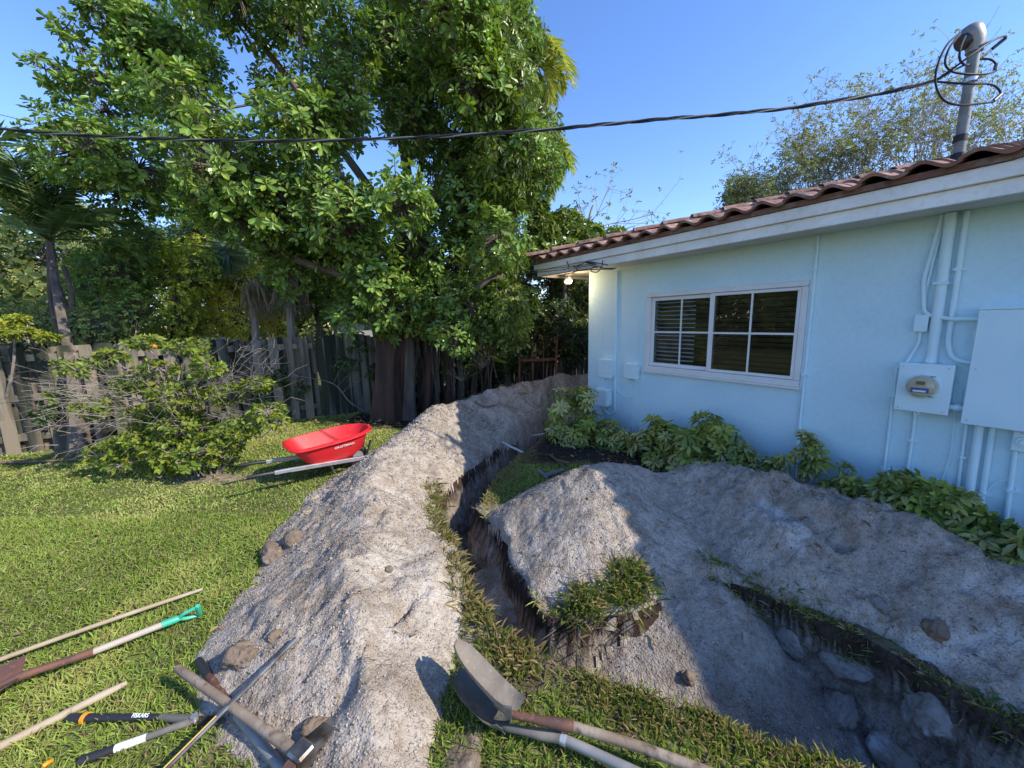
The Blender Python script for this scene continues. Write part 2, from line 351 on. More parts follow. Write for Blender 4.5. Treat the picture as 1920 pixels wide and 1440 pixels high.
def trench_sd(x, y):
    x = np.asarray(x, float); y = np.asarray(y, float)
    xx = x + .045 * fbm(x * 5, y * 5, 2, 5)
    yy = y + .045 * fbm(x * 5 + 40, y * 5, 2, 6)
    out = np.full(x.shape, 5.0); m = (x > -1.4) & (x < 3.3) & (y > -.5) & (y < 7.6)
    out[m] = poly_sd(xx[m], yy[m]); return out
def G(x, y, sd=None):
    x = np.asarray(x, float); y = np.asarray(y, float)
    if sd is None: sd = trench_sd(x, y)
    g = .018 * fbm(x * 1.1, y * 1.1, 3, 1) + .006 * vn(x * 9, y * 9, 2)
    g = g + .00 * x
    inn = np.clip(-sd, 0, 1)
    wide = sstep(.6, 1.4, x) * sstep(3, 2, y)
    dep = .62 + .34 * wide
    wallw = .13 + .10 * wide + .06 * (fbm(x * 3, y * 3, 2, 31))
    prof = np.clip(inn / np.maximum(wallw, .04), 0, 1)
    prof = (.5 * prof ** .75 + .5 * sstep(0, 1, prof)) * (1 + .10 * fbm(x * 7, y * 7, 2, 77))
    floor = .07 * fbm(x * 5, y * 5, 4, 44) * np.clip(inn / .15, 0, 1)
    shelf = .10 * wide * np.maximum(0, fbm(x * 2.4 - 3, y * 4.4, 2, 60)) * (prof > .8)
    lip = .02 * np.exp(-np.clip(sd, 0, 9) / .05) * (sd >= 0)
    z = g + lip - dep * prof + floor + shelf
    # low crumbs of soil beyond
    return z
def ridge(x, y, P, k=6.0):
    best = np.full(np.shape(x), -9.0)
    for a, b in zip(P[:-1], P[1:]):
        ax, ay, ah, al, ar = a; bx, by, bh, bl, br = b; ex, ey = bx - ax, by - ay
        t = np.clip(((x - ax) * ex + (y - ay) * ey) / (ex * ex + ey * ey), 0, 1)
        dx = x - ax - t * ex; dy = y - ay - t * ey; d = np.hypot(dx, dy); side = ex * dy - ey * dx
        wS = .5 + .5 * np.clip(side / (np.maximum(d, 1e-6) * math.hypot(ex, ey)), -1, 1)
        rl = al + (bl - al) * t; rr = ar + (br - ar) * t; r = rl * wS + rr * (1 - wS); h = ah + (bh - ah) * t
        u = d / r
        # rounded top, straight angle-of-repose flank
        p = np.where(u < 1, 1.06 - np.sqrt(np.minimum(u, 1) ** 2 + .0036) * 1.0 - .0582 * 0, -(u - 1) * k)
        p = np.where(u < 1, (p - .058) * .985 + .0 * u, p)
        best = np.maximum(best, h * p)
    return best
LC = [(-.50, .95, .06, .26, .20), (-.56, 1.20, .14, .30, .25), (-.68, 1.48, .24, .30, .38), (-.82, 1.74, .34, .60, .54), (-.94, 2.0, .38, .80, .72), (-1.02, 2.5, .33, .80, .76), (-1.15, 3.0, .44, .84, .66),
      (-1.30, 3.5, .47, .76, .74), (-1.20, 4.1, .54, .80, .74), (-.92, 4.9, .66, .8, .78), (-.42, 5.6, .72, .8, .80), (.1, 6.3, .74, .8, .75), (.9, 7.0, .72, .8, .8), (1.8, 7.7, .66, .8, .8)]
def HL(x, y):
    x = np.asarray(x, float); y = np.asarray(y, float)
    xx = x + .07 * fbm(x * 2.4, y * 2.4, 3, 12); yy = y + .07 * fbm(x * 2.4 + 9, y * 2.4, 3, 13)
    h = ridge(xx, yy, LC); sdc = trench_sd(x, y); h = h - 5.5 * np.clip(.02 - sdc, 0, 1)
    am = sstep(-.03, .2, h)
    n = .07 * fbm(x * 2.3, y * 2.3, 3, 14) + .024 * fbm(x * 8, y * 8, 3, 15) + .016 * fbm(x * 24, y * 24, 2, 16)
    # pocks left by shovels, and rills down the flank
    n -= .035 * sstep(.45, .9, vn(x * 7.1, y * 7.1, 18)) 
    # the slot and a hoof-shaped hole
    n -= .10 * np.exp(-(((x + .60 - .25 * (y - 1.79)) / .022) ** 2 + ((y - 1.79) / .075) ** 2))
    return h + n * (.25 + .75 * am) - .012
RA = [(.62, 2.98, .50, .56, 1.02), (.75, 2.92, .56, .80, 1.16), (1.15, 3.02, .44, .55, .82), (1.6, 2.95, .52, .60, .82), (1.95, 2.62, .58, .62, .76), (2.32, 2.10, .52, .62, .62), (2.55, 1.55, .44, .6, .60), (2.75, .9, .4, .5, .6)]
SL = [(.85, 2.60, .40), (1.0, 2.15, .10), (1.10, 1.75, -.20), (1.16, 1.40, -.44), (1.22, 1.05, -.70)]
def HR(x, y):
    x = np.asarray(x, float); y = np.asarray(y, float)
    xx = x + .08 * fbm(x * 1.7 + 5, y * 1.7, 3, 22); yy = y + .08 * fbm(x * 1.7, y * 1.7 + 7, 3, 23)
    h = ridge(xx, yy, RA)
    s = np.full(np.shape(x), -9.0)
    for a, b in zip(SL[:-1], SL[1:]):
        ex, ey = b[0] - a[0], b[1] - a[1]; t = np.clip(((xx - a[0]) * ex + (yy - a[1]) * ey) / (ex * ex + ey * ey), 0, 1)
        d = np.hypot(xx - a[0] - t * ex, yy - a[1] - t * ey); s = np.maximum(s, a[2] + (b[2] - a[2]) * t - .62 * np.sqrt(d * d + .01) + .06)
    s = np.where((y < 2.75), s, -9)
    h = h - 5.5 * np.clip(.02 - trench_sd(x, y), 0, 1)
    hh = np.maximum(h, s)
    am = sstep(-.03, .2, h); rough = sstep(1.15, 1.7, x)
    n = .06 * fbm(x * 2.3, y * 2.3, 3, 24) + (.014 + .05 * rough) * fbm(x * 7, y * 7, 4, 25) + (.007 + .022 * rough) * fbm(x * 22, y * 22, 2, 26)
    n -= rough * .09 * sstep(.35, .85, vn(x * 5.1, y * 5.1, 28)) + .014 * np.abs(vn((x * .95 + y * .2) * 11, (y * .95 - x * .2) * 2.0, 29)) * (1 - rough)
    return hh + n * (.3 + .7 * am) - .01
def on(fn, px, py, z=0.0):
    v = cF + cR * (px - 960) / FPX + cU * (720 - py) / FPX; t = np.arange(.6, 14, .006); P = v[None] * t[:, None] + np.array([0, 0, CAMH])
    h = np.maximum(G(P[:, 0], P[:, 1]), np.maximum(HL(P[:, 0], P[:, 1]), HR(P[:, 0], P[:, 1]))); k = np.argmax(P[:, 2] < h)
    return P[k]
# gully between the two cones of the right heap is given by the ridge itself

def grid_mesh(xs, ys, fz):
    X, Y = np.meshgrid(xs, ys); Z = fz(X, Y); nx, ny = len(xs), len(ys)
    V = np.stack([X, Y, Z], -1).reshape(-1, 3)
    i = np.arange(nx * ny).reshape(ny, nx)
    F = np.stack([i[:-1, :-1], i[:-1, 1:], i[1:, 1:], i[1:, :-1]], -1).reshape(-1, 4)
    return V, F
def spaced(lo, fine0, fine1, hi, step, g=1.16, mid=None):
    a = list(np.arange(fine0, fine1, step)); s = step; x = fine0; L_ = []
    while x > lo: s *= g; x -= s; L_.append(x)
    s = step; x = a[-1]; H_ = []
    while x < hi: s *= g; x += s; H_.append(x)
    return np.array(L_[::-1] + a + H_)

def lawn_mask(x, y):
    """where turf grows: 0..1"""
    hl = HL(x, y); hr = HR(x, y)
    sdv = trench_sd(x, y)
    wd = (x * hn[0] + y * hn[1])             # distance towards the wall
    m = (sdv > .01) & (hl < .012) & (hr < .012)
    bed = (wd > 3.1) & (y > 2.2) | ((y > 4.25) & (x > .1) & (wd > 2.2)) | (wd > 3.5)
    thin = np.where((sdv < .32) & (x > -.4) & (y < 3.4), np.clip(.30 + .9 * fbm(x * 4.5, y * 4.5, 3, 35) + sdv * 1.6, .06, 1), 1.0)
    thin = np.where((y > 1.72) & (y < 3.3) & (x > -.35) & (x < .95), np.minimum(thin, .10 + .5 * (fbm(x * 5, y * 5, 2, 36) > .25)), thin)
    hsh = ((np.abs(np.sin(x * 9127.13 + y * 7411.7)) * 43758.5) % 1.0)
    return m & ~bed & (hsh < thin), sdv, hl, hr

xs = spaced(-300, -2.2, 2.7, 300, .018); ys = spaced(-60, 1.0, 4.3, 600, .018, 1.06)
X, Y = np.meshgrid(xs, ys); SDv = trench_sd(X, Y)
V, F = grid_mesh(xs, ys, lambda a, b: G(a, b, SDv))
x, y, z = V[:, 0], V[:, 1], V[:, 2]
wd = x * hn[0] + y * hn[1]
lawn = np.array([.15, .165, .06]); humus = np.array([.055, .038, .028]); sand = np.array([.40, .36, .32]); dirt = np.array([.25, .21, .17]); mulch = np.array([.065, .048, .038])
c = np.tile(lawn, (len(V), 1)) * (1 + .3 * fbm(x * 2, y * 2, 3, 50))[:, None]
dry = sstep(.25, .6, fbm(x * .9, y * .9, 3, 51))[:, None]; c = c * (1 - dry) + np.array([.20, .16, .085]) * dry
bare = np.clip(np.exp(-((x + 3.3) ** 2 / .5 + (y - 4.05) ** 2 / .03)) + np.exp(-((x + 5.9) ** 2 / 1.5 + (y - 5.15) ** 2 / .02)), 0, 1)[:, None]; c = c * (1 - bare) + np.array([.34, .28, .21]) * bare
bed = sstep(3.0, 3.3, wd) [:, None] * (y > 1)[:, None]; c = c * (1 - bed) + mulch * bed
bed2 = (sstep(4.1, 4.5, y) * sstep(.0, .35, x + .1 * fbm(x * 4, y * 4, 2, 3)) * sstep(2.0, 2.4, wd))[:, None]; c = c * (1 - bed2) + mulch * bed2
back = (sstep(5.6, 6.4, y) * sstep(-3.5, -2.6, x))[:, None]; c = c * (1 - back) + mulch * back
sdv = SDv.ravel()
near = (sstep(.14, .02, sdv) * (sdv > 0))[:, None]; c = c * (1 - near) + np.array([.17, .13, .09]) * near
barez = (sstep(.0, .35, -fbm(x * 4.5, y * 4.5, 3, 35) + .12) * sstep(.36, .2, sdv) * (y < 3.4) * (x > -.45))[:, None]; c = c * (1 - barez) + np.array([.155, .115, .08]) * barez
r2_ = ((y > 1.72) & (y < 3.3) & (x > -.35) & (x < .95) & (sdv > 0))[:, None] * .85; c = c * (1 - r2_) + np.array([.30, .25, .195]) * r2_
ins = (sdv < .015)[:, None]
zn = z + .05 * fbm(x * 7 + z * 3, y * 7 + z * 3, 3, 56); lay = np.where((zn > -.10)[:, None], humus, np.where((zn > -.30)[:, None], dirt * 1.25, sand * .95))
blot = .8 * sstep(.05, .45, fbm(x * 5 + z * 7, y * 5 - z * 9, 4, 53))[:, None]; lay = lay * (1 - blot) + np.array([.10, .075, .06]) * blot
wht = sstep(.28, .45, fbm(x * 4 + 3 + z * 5, y * 6 + z * 8, 3, 54))[:, None] * (z < -.2)[:, None]; lay = lay * (1 - wht) + np.array([.52, .50, .48]) * wht
c = np.where(ins, lay, c)
wl = ((sdv < .0) & (z > -.62))[:, None] * 1.0
V[:, 0] += (wl[:, 0] * .045 * fbm(x * 5 + y * 5, z * 9, 4, 401)); V[:, 1] += (wl[:, 0] * .045 * fbm(x * 5 - y * 5 + 20, z * 9, 4, 402)); V[:, 2] += wl[:, 0] * .02 * fbm(x * 15, y * 15, 2, 403)
g0 = npmesh('ground', V, F, M['ground'], smooth=True, col=c); tag(g0, kind='structure')

def soil_col(x, y, z, seed, grey=0.0):
    a = fbm(x * 1.8, y * 1.8, 4, seed); b = fbm(x * 5, y * 5, 4, seed + 5)
    c = np.tile(np.array([.48, .415, .345]) * (1 + .0 * grey), (len(x), 1))
    k = sstep(-.05, .45, a)[:, None]; c = c * (1 - k) + np.array([.40, .345, .285]) * k
    k = sstep(.15, .5, b)[:, None] * .7; c = c * (1 - k) + np.array([.31, .255, .20]) * k
    k = sstep(.25, .5, fbm(x * 2.6 + 8, y * 3.4, 4, seed + 9))[:, None] * (.8 - .4 * grey); c = c * (1 - k) + np.array([.57, .515, .445]) * k
    return c
def heap(name, fn, x0, x1, y0, y1, seed, label, split=None, grey=0, tweak=None):
    xs = np.arange(x0, x1, .016); ys = np.concatenate([np.arange(y0, min(4.2, y1), .016), np.arange(4.2, y1, .028)]) if y1 > 4.2 else np.arange(y0, y1, .016)
    V, F = grid_mesh(xs, ys, fn)
    gz = G(V[:, 0], V[:, 1]); ok = V[:, 2] > gz + .002
    keep = ok[F].any(1); F = F[keep]
    V[:, 2] = np.where(ok, V[:, 2], np.minimum(V[:, 2], gz - .01)); V[:, 2] = np.maximum(V[:, 2], gz - .05)
    used = np.unique(F); rm = np.full(len(V), -1); rm[used] = np.arange(len(used)); V = V[used]; F = rm[F]
    c = soil_col(V[:, 0], V[:, 1], V[:, 2], seed, grey)
    if tweak is not None: c = tweak(V, c)
    # lateral jitter so the surface is not a plain height field
    V[:, 0] += .006 * vn(V[:, 0] * 45, V[:, 1] * 45, seed + 3); V[:, 1] += .006 * vn(V[:, 0] * 45 + 9, V[:, 1] * 45, seed + 4)
    o = empty(name, (float(V[:, 0].mean()), float(V[:, 1].mean()), 0), label, 'dirt pile')
    npmesh('soil', V, F, M['soil'], o, smooth=True, col=c)
    return o
heapL = heap('spoil_heap', HL, -2.6, 2.9, .8, 8.8, 100, 'long pale ridge of sandy dirt beside the red wheelbarrow, running to the house corner')
def tw(V, c):
    x, y, z = V.T
    dk = sstep(1.15, 1.6, x + .2 * fbm(x * 4, y * 4, 3, 8))[:, None] * .55
    c = c * (1 - dk) + np.array([.42, .36, .30]) * dk
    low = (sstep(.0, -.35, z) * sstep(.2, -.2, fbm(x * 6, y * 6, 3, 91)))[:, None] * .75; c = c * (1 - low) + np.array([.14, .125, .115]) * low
    wh = .8 * (sstep(.22, .50, fbm(x * 4.1 + 2, y * 4.1, 4, 95) + .25 * fbm(x * 14, y * 14, 3, 96)) * sstep(1.5, 1.8, x))[:, None]; c = c * (1 - wh) + np.array([.66, .62, .56]) * wh
    return c
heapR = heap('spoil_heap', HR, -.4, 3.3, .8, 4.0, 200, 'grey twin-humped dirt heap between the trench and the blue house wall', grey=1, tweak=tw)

# soil crumbs: thousands of little lumps lying on each heap
def crumbs(name, fn, n, x0, x1, y0, y1, parent, seed, smin, smax, power=2.2, yb=1.4):
    rg = np.random.default_rng(seed)
    px = rg.uniform(x0, x1, n); py = y0 + (y1 - y0) * rg.uniform(0, 1, n) ** yb
    pz = np.maximum(fn(px, py), -2.5); g = G(px, py); k = (pz > g + .004) | ((pz > g - .055) & (rg.uniform(0, 1, n) < .35) & (trench_sd(px, py) > .01)); px, py, pz = px[k], py[k], np.maximum(pz, g + .002)[k]; n = len(px)
    s = smin + (smax - smin) * rg.uniform(0, 1, n) ** power * np.where(rg.uniform(0, 1, n) < .012, 2.6, 1)
    s = s * np.clip(py / 2.2, .9, 2.2)
    dens = fbm(px * 3, py * 3, 3, seed); k = (dens > rg.uniform(-.6, .35, n)) ; px, py, pz, s = px[k], py[k], pz[k], s[k]; n = len(px)
    base = np.array([(1, 0, 0), (0, 1, 0), (-1, 0, 0), (0, -1, 0), (0, 0, 1), (0, 0, -.6)], float)
    jit = rg.uniform(.6, 1.25, (n, 6, 1)); th = rg.uniform(0, 6.28, n); cs, sn = np.cos(th), np.sin(th)
    B = base[None] * jit * s[:, None, None] + rg.normal(0, .18, (n, 6, 3)) * s[:, None, None]
    V = B.copy(); V[..., 0] = B[..., 0] * cs[:, None] - B[..., 1] * sn[:, None]; V[..., 1] = B[..., 0] * sn[:, None] + B[..., 1] * cs[:, None]; V[..., 2] *= .8
    V += np.stack([px, py, pz + s * .08], -1)[:, None]
    f = np.array([(0, 1, 4), (1, 2, 4), (2, 3, 4), (3, 0, 4), (1, 0, 5), (2, 1, 5), (3, 2, 5), (0, 3, 5)])
    F = (f[None] + 6 * np.arange(n)[:, None, None]).reshape(-1, 3)
    c = soil_col(px, py, pz, seed) * rg.uniform(.55, 1.0, n)[:, None]
    c = np.repeat(c, 6, 0)
    o = npmesh(name, V.reshape(-1, 3), F, M['clod'], parent, smooth=True, col=c); o['kind'] = 'stuff'
    return o
crumbs('soil_crumbs', HL, 95000, -2.5, .2, 1.0, 5.2, heapL, 301, .0018, .0085, power=3)
crumbs('soil_crumbs', HR, 52000, -.3, 3.0, 1.0, 3.7, heapR, 302, .0015, .0075, power=3.2, yb=1.2)

# ------------------------------------------------------------------ leaf geometry
def leafgeo(P, D, N, L, W, col, fold=.18, droop=.0, tipc=1.0, shape='obovate', edge=False):
    n = len(P); D = nrm(D); N = nrm(N - (N * D).sum(-1, keepdims=True) * D); S = np.cross(D, N)
    L = np.broadcast_to(L, n)[:, None]; W = np.broadcast_to(W, n)[:, None]
    a, b, wa, wb = {'obovate': (.38, .78, .40, .50), 'oval': (.30, .66, .46, .44), 'lance': (.22, .55, .50, .34), 'blade': (.33, .68, .5, .38)}[shape]
    dr = np.array([0, 0, -1.0])[None] * droop * L
    tip = P + D * L + dr; l1 = P + D * L * a + S * W * wa + N * W * fold + dr * a * a; l2 = P + D * L * b + S * W * wb + N * W * fold + dr * b * b
    r1 = P + D * L * a - S * W * wa + N * W * fold + dr * a * a; r2 = P + D * L * b - S * W * wb + N * W * fold + dr * b * b
    V = np.stack([P, l1, l2, tip, r2, r1], 1).reshape(-1, 3)
    f = np.array([(0, 1, 2, 3), (0, 3, 4, 5)]); F = (f[None] + 6 * np.arange(n)[:, None, None]).reshape(-1, 4)
    C = np.repeat(col, 6, 0)
    if edge: return V, F, C, np.tile([0, 1, 1, .3, 1, 1], n)
    return V, F, C
def rosettes(c, o, k, L, W, colf, rg, el=(.1, .9), spread=.0, shape='obovate', jl=.25, droop=.12, stem=.35):
    n = len(c); o = nrm(o); ref = np.where(np.abs(o[:, 2:3]) < .9, np.array([[0, 0, 1.0]]), np.array([[1.0, 0, 0]]))
    a = nrm(np.cross(o, ref)); b = np.cross(o, a)
    i = np.arange(k)[None]; ph = i * 2.39996 + rg.uniform(0, 6.28, (n, 1)) + rg.normal(0, .25, (n, k))
    e = rg.uniform(el[0], el[1], (n, k)) * (.55 + .6 * i / k)
    rad = np.cos(ph)[..., None] * a[:, None] + np.sin(ph)[..., None] * b[:, None]
    D = np.cos(e)[..., None] * rad + np.sin(e)[..., None] * o[:, None]
    N = -np.sin(e)[..., None] * rad + np.cos(e)[..., None] * o[:, None] + rg.normal(0, .25, (n, k, 3))
    LL = L * rg.uniform(1 - jl, 1 + jl, (n, k)) * rg.uniform(.8, 1.15, (n, 1))
    P = c[:, None] + (i / k * stem - stem * .6)[..., None] * o[:, None] * L + D * .12 * L
    col = colf(P.reshape(-1, 3), rg)
    return leafgeo(P.reshape(-1, 3), D.reshape(-1, 3), N.reshape(-1, 3), LL.ravel(), (LL * W / L).ravel(), col, droop=droop, shape=shape)
def segs(A, B, r0, r1, n=3):
    A = np.asarray(A, float); B = np.asarray(B, float); m = len(A); t = nrm(B - A)
    ref = np.where(np.abs(t[:, 2:3]) < .9, np.array([[0, 0, 1.0]]), np.array([[1.0, 0, 0]])); a = nrm(np.cross(t, ref)); b = np.cross(t, a)
    r0 = np.broadcast_to(r0, m)[:, None]; r1 = np.broadcast_to(r1, m)[:, None]; V = []
    for Q, r in ((A, r0), (B, r1)):
        for k in range(n):
            an = 2 * math.pi * k / n; V.append(Q + r * (math.cos(an) * a + math.sin(an) * b))
    V = np.stack(V, 1).reshape(-1, 3)
    f = np.array([(k, (k + 1) % n, n + (k + 1) % n, n + k) for k in range(n)]); F = (f[None] + 2 * n * np.arange(m)[:, None, None]).reshape(-1, 4)
    return V, F
def cat(parts):
    V = []; F = []; C = []; b = 0
    for p in parts:
        V.append(p[0]); F.append(p[1] + b); b += len(p[0])
        if len(p) > 2: C.append(p[2])
    return np.concatenate(V), np.concatenate(F), (np.concatenate(C) if C else None)
def greens(base, var=.25, yel=.3, hue=None, seed=0):
    base = np.array(base)
    def f(P, rg):
        n = len(P); v = rg.uniform(1 - var, 1 + var, n)[:, None]; c = base * v
        y_ = (rg.uniform(0, 1, n) < yel)[:, None] * rg.uniform(.2, .8, n)[:, None]
        c = c * (1 - y_) + np.array([base[0] * 2.0, base[1] * 1.45, base[2] * .9]) * y_
        cl = fbm(P[:, 0] * 1.3 + P[:, 2], P[:, 1] * 1.3 + P[:, 2] * 1.7, 2, seed)[:, None]
        return np.clip(c * (1 + .25 * cl), .005, .8)
    return f
def blob_points(blobs, n, rg, shell=.55):
    """blobs: (centre, radii); points mostly in the outer shell; returns points, outward directions"""
    vol = np.array([r[0] * r[1] * r[2] for _, r in blobs]) ** .75; idx = rg.choice(len(blobs), n, p=vol / vol.sum())
    C = np.array([b[0] for b in blobs])[idx]; Rr = np.array([b[1] for b in blobs])[idx]
    d = nrm(rg.normal(0, 1, (n, 3))); u = shell + (1 - shell) * rg.uniform(0, 1, n) ** .6
    u = u * (1 + .10 * rg.normal(0, 1, n))
    P = C + d * Rr * u[:, None]; return P, nrm(d / Rr), idx

# ------------------------------------------------------------------ the grass
def build_grass(name, n, x0, x1, y0, y1, seed, hmin, hmax, wid, label, extra=None, wexp=1.0):
    rg = np.random.default_rng(seed); px = rg.uniform(x0, x1, n); py = rg.uniform(y0, y1, n)
    vis = np.abs(px) < py * 1.7 + 2.0; px, py = px[vis], py[vis]
    m, sdv, hl, hr = lawn_mask(px, py)
    fence_line = py < 5.0 + (px + 6.93) * .541 + .05
    bare = np.exp(-((px + 3.3) ** 2 / .5 + (py - 4.05) ** 2 / .03)) + np.exp(-((px + 5.9) ** 2 / 1.5 + (py - 5.15) ** 2 / .03))
    m &= fence_line & (rg.uniform(0, 1, len(px)) > bare * 1.1)
    m &= ~((py > 5.9) & (px > -2.9))
    px, py, sdv = px[m], py[m], sdv[m]; n = len(px); z = G(px, py, sdv)
    patch = fbm(px * 1.4, py * 1.4, 3, 61); fine = vn(px * 9, py * 9, 62)
    h = (hmin + (hmax - hmin) * rg.uniform(0, 1, n)) * (1 + .3 * patch + .25 * fine)
    az = rg.uniform(0, 6.283, n) ; lean = np.clip(rg.normal(.75, .38, n), .05, 1.45)
    D = np.stack([np.cos(az) * np.sin(lean), np.sin(az) * np.sin(lean), np.cos(lean)], -1)
    N = np.stack([-np.cos(az) * np.cos(lean), -np.sin(az) * np.cos(lean), np.sin(lean)], -1)
    base = np.array([.32, .41, .085]); c = base * rg.uniform(.60, 1.25, n)[:, None] * (1 + .40 * patch)[:, None]
    yl = (sstep(-.05, .5, patch + .35 * fine) * .75)[:, None]; c = c * (1 - yl) + np.array([.50, .50, .18]) * yl
    dead = rg.uniform(0, 1, n) < (.12 + .45 * np.exp(-np.clip(sdv, 0, 9) / .10) + .15 * sstep(.35, .7, patch)); c[dead] = np.array([.42, .33, .17]) * rg.uniform(.6, 1.15, (dead.sum(), 1))
    W = wid * rg.uniform(.7, 1.3, n) * (py / 2.0) ** wexp
    V, F, C = leafgeo(np.stack([px, py, z - .004], -1), D, N, h, W, c, fold=.25, droop=.22, shape='blade')
    o = npmesh(name, V, F, M['grass'], col=C); tag(o, label, 'grass', kind='stuff'); return o
build_grass('lawn_grass', 150000, -6.5, 1.6, .9, 3.2, 71, .03, .074, .0062, 'broad-bladed green lawn grass in the foreground around the hand tools', wexp=.3)
build_grass('lawn_grass', 190000, -10, .9, 3.0, 8.2, 72, .022, .052, .0075, 'sunlit green lawn grass stretching back to the wooden fence', wexp=.75)
# tufts on the rims hang over and dry out
def rim_grass(pts, n, seed, label, spread=.06, hr=(.05, .13), green=.6, drop=.0):
    rg = np.random.default_rng(seed); P = np.array(pts); i = rg.integers(0, len(P) - 1, n); t = rg.uniform(0, 1, n)[:, None]
    Q = P[i] * (1 - t) + P[i + 1] * t + rg.normal(0, spread, (n, 2))
    cl = vn(Q[:, 0] * 6, Q[:, 1] * 6, seed) > rg.uniform(-.9, .5, n); Q = Q[cl]; n = len(Q)
    z = np.maximum(G(Q[:, 0], Q[:, 1]), np.maximum(HL(Q[:, 0], Q[:, 1]), HR(Q[:, 0], Q[:, 1]))); ok = z > -.12; Q = Q[ok]; z = z[ok]; n = len(z)
    az = rg.uniform(0, 6.283, n); lean = np.clip(rg.normal(.8, .4, n), .1, 1.7)
    D = np.stack([np.cos(az) * np.sin(lean), np.sin(az) * np.sin(lean), np.cos(lean)], -1); N = np.stack([-np.cos(az) * np.cos(lean), -np.sin(az) * np.cos(lean), np.sin(lean)], -1)
    c = np.where((rg.uniform(0, 1, n) < green)[:, None], np.array([.17, .23, .05]), np.array([.42, .34, .18])) * rg.uniform(.55, 1.2, (n, 1))
    V, F, C = leafgeo(np.stack([Q[:, 0], Q[:, 1], z - .004], -1), D, N, rg.uniform(*hr, n), .006 * np.ones(n), c, fold=.25, droop=.35, shape='blade')
    o = npmesh('rim_grass', V, F, M['grass'], col=C); tag(o, label, 'grass', kind='stuff'); return o
rim_grass([(-.72, 3.5), (-.66, 3.0), (-.42, 2.5), (-.28, 2.08), (-.12, 1.75), (.05, 1.62)], 4200, 81, 'half-dry grass left standing between the long dirt ridge and the trench', .05, green=.32)
rim_grass([(.25, 1.55), (.64, 1.38), (1.05, 1.15), (1.25, 1.05)], 6500, 82, 'sunlit yellowing grass on the near lip of the trench by the stacked shovels', .06, (.03, .08), .42)
rim_grass([(.30, 1.95), (.42, 1.97), (.60, 1.98), (.66, 2.0), (.75, 2.08), (.70, 2.12), (.55, 2.1)], 3400, 83, 'grass sod hanging over the trench in front of the grey heap', .045, (.05, .12), .65)
rim_grass([(1.22, 2.24), (1.4, 2.12), (1.6, 1.93), (1.76, 1.72), (1.95, 1.42), (2.02, 1.2)], 1900, 84, 'patchy shaded grass along the far lip of the wide trench', .045, (.03, .075), .6)
rim_grass([(-.30, 3.3), (-.20, 3.7), (-.02, 4.2), (.2, 4.7)], 3500, 85, 'thin yellow grass edging the island of turf inside the trench bend', .06, (.03, .07), .3)
# ------------------------------------------------------------------ the house
H_ = {'o': 0}
house = empty('blue_house', HW(2, 0, 0), 'single-storey pale blue stucco house with red tile roof and white fascia', 'house')
SOF = 2.35; SEND = 4.281; SMIN = -5.0; DEEP = 8.0
def hbox(mb, s0, s1, o0, o1, z0, z1, bev=0):
    c = HW((s0 + s1) / 2, (o0 + o1) / 2, (z0 + z1) / 2)
    return mb.box(c, hd * abs(s1 - s0) / 2, hn * abs(o1 - o0) / 2, np.array([0, 0, abs(z1 - z0) / 2]), bev)
WS0, WS1, WZ0, WZ1 = 1.489, 3.224, .984, 1.962       # outer window frame
# wall with an opening
b = MB(); WT = .20
hbox(b, SMIN, WS0 + .03, -WT, 0, -.9, SOF + .15); hbox(b, WS1 - .03, SEND, -WT, 0, -.9, SOF + .15)
hbox(b, WS0 + .03, WS1 - .03, -WT, 0, -.9, WZ0 + .03); hbox(b, WS0 + .03, WS1 - .03, -WT, 0, WZ1 - .03, SOF + .15)
hbox(b, SEND - WT, SEND, -DEEP, -WT, -.9, SOF + .15); hbox(b, SMIN, SEND - WT, -DEEP, -DEEP + WT, -.9, SOF + .15); hbox(b, SMIN, SMIN + WT, -DEEP + WT, -WT, -.9, SOF + .15)
b.build('wall', M['stucco'], house)
# raised stucco band round the window
b = MB(); e = .045
hbox(b, WS0 - e, WS0 - .002, 0, .012, WZ0 - e, WZ1 + e); hbox(b, WS1 + .002, WS1 + e, 0, .012, WZ0 - e, WZ1 + e)
hbox(b, WS0 - .002, WS1 + .002, 0, .012, WZ1 + .002, WZ1 + e); hbox(b, WS0 - .002, WS1 + .002, 0, .014, WZ0 - e, WZ0 - .002)
b.build('window_surround', M['stucco'], house)
# dark room behind
b = MB(); hbox(b, WS0 - .3, WS1 + .3, -1.6, -1.58, .4, 2.3); b.build('room_wall', M['dark'], house)
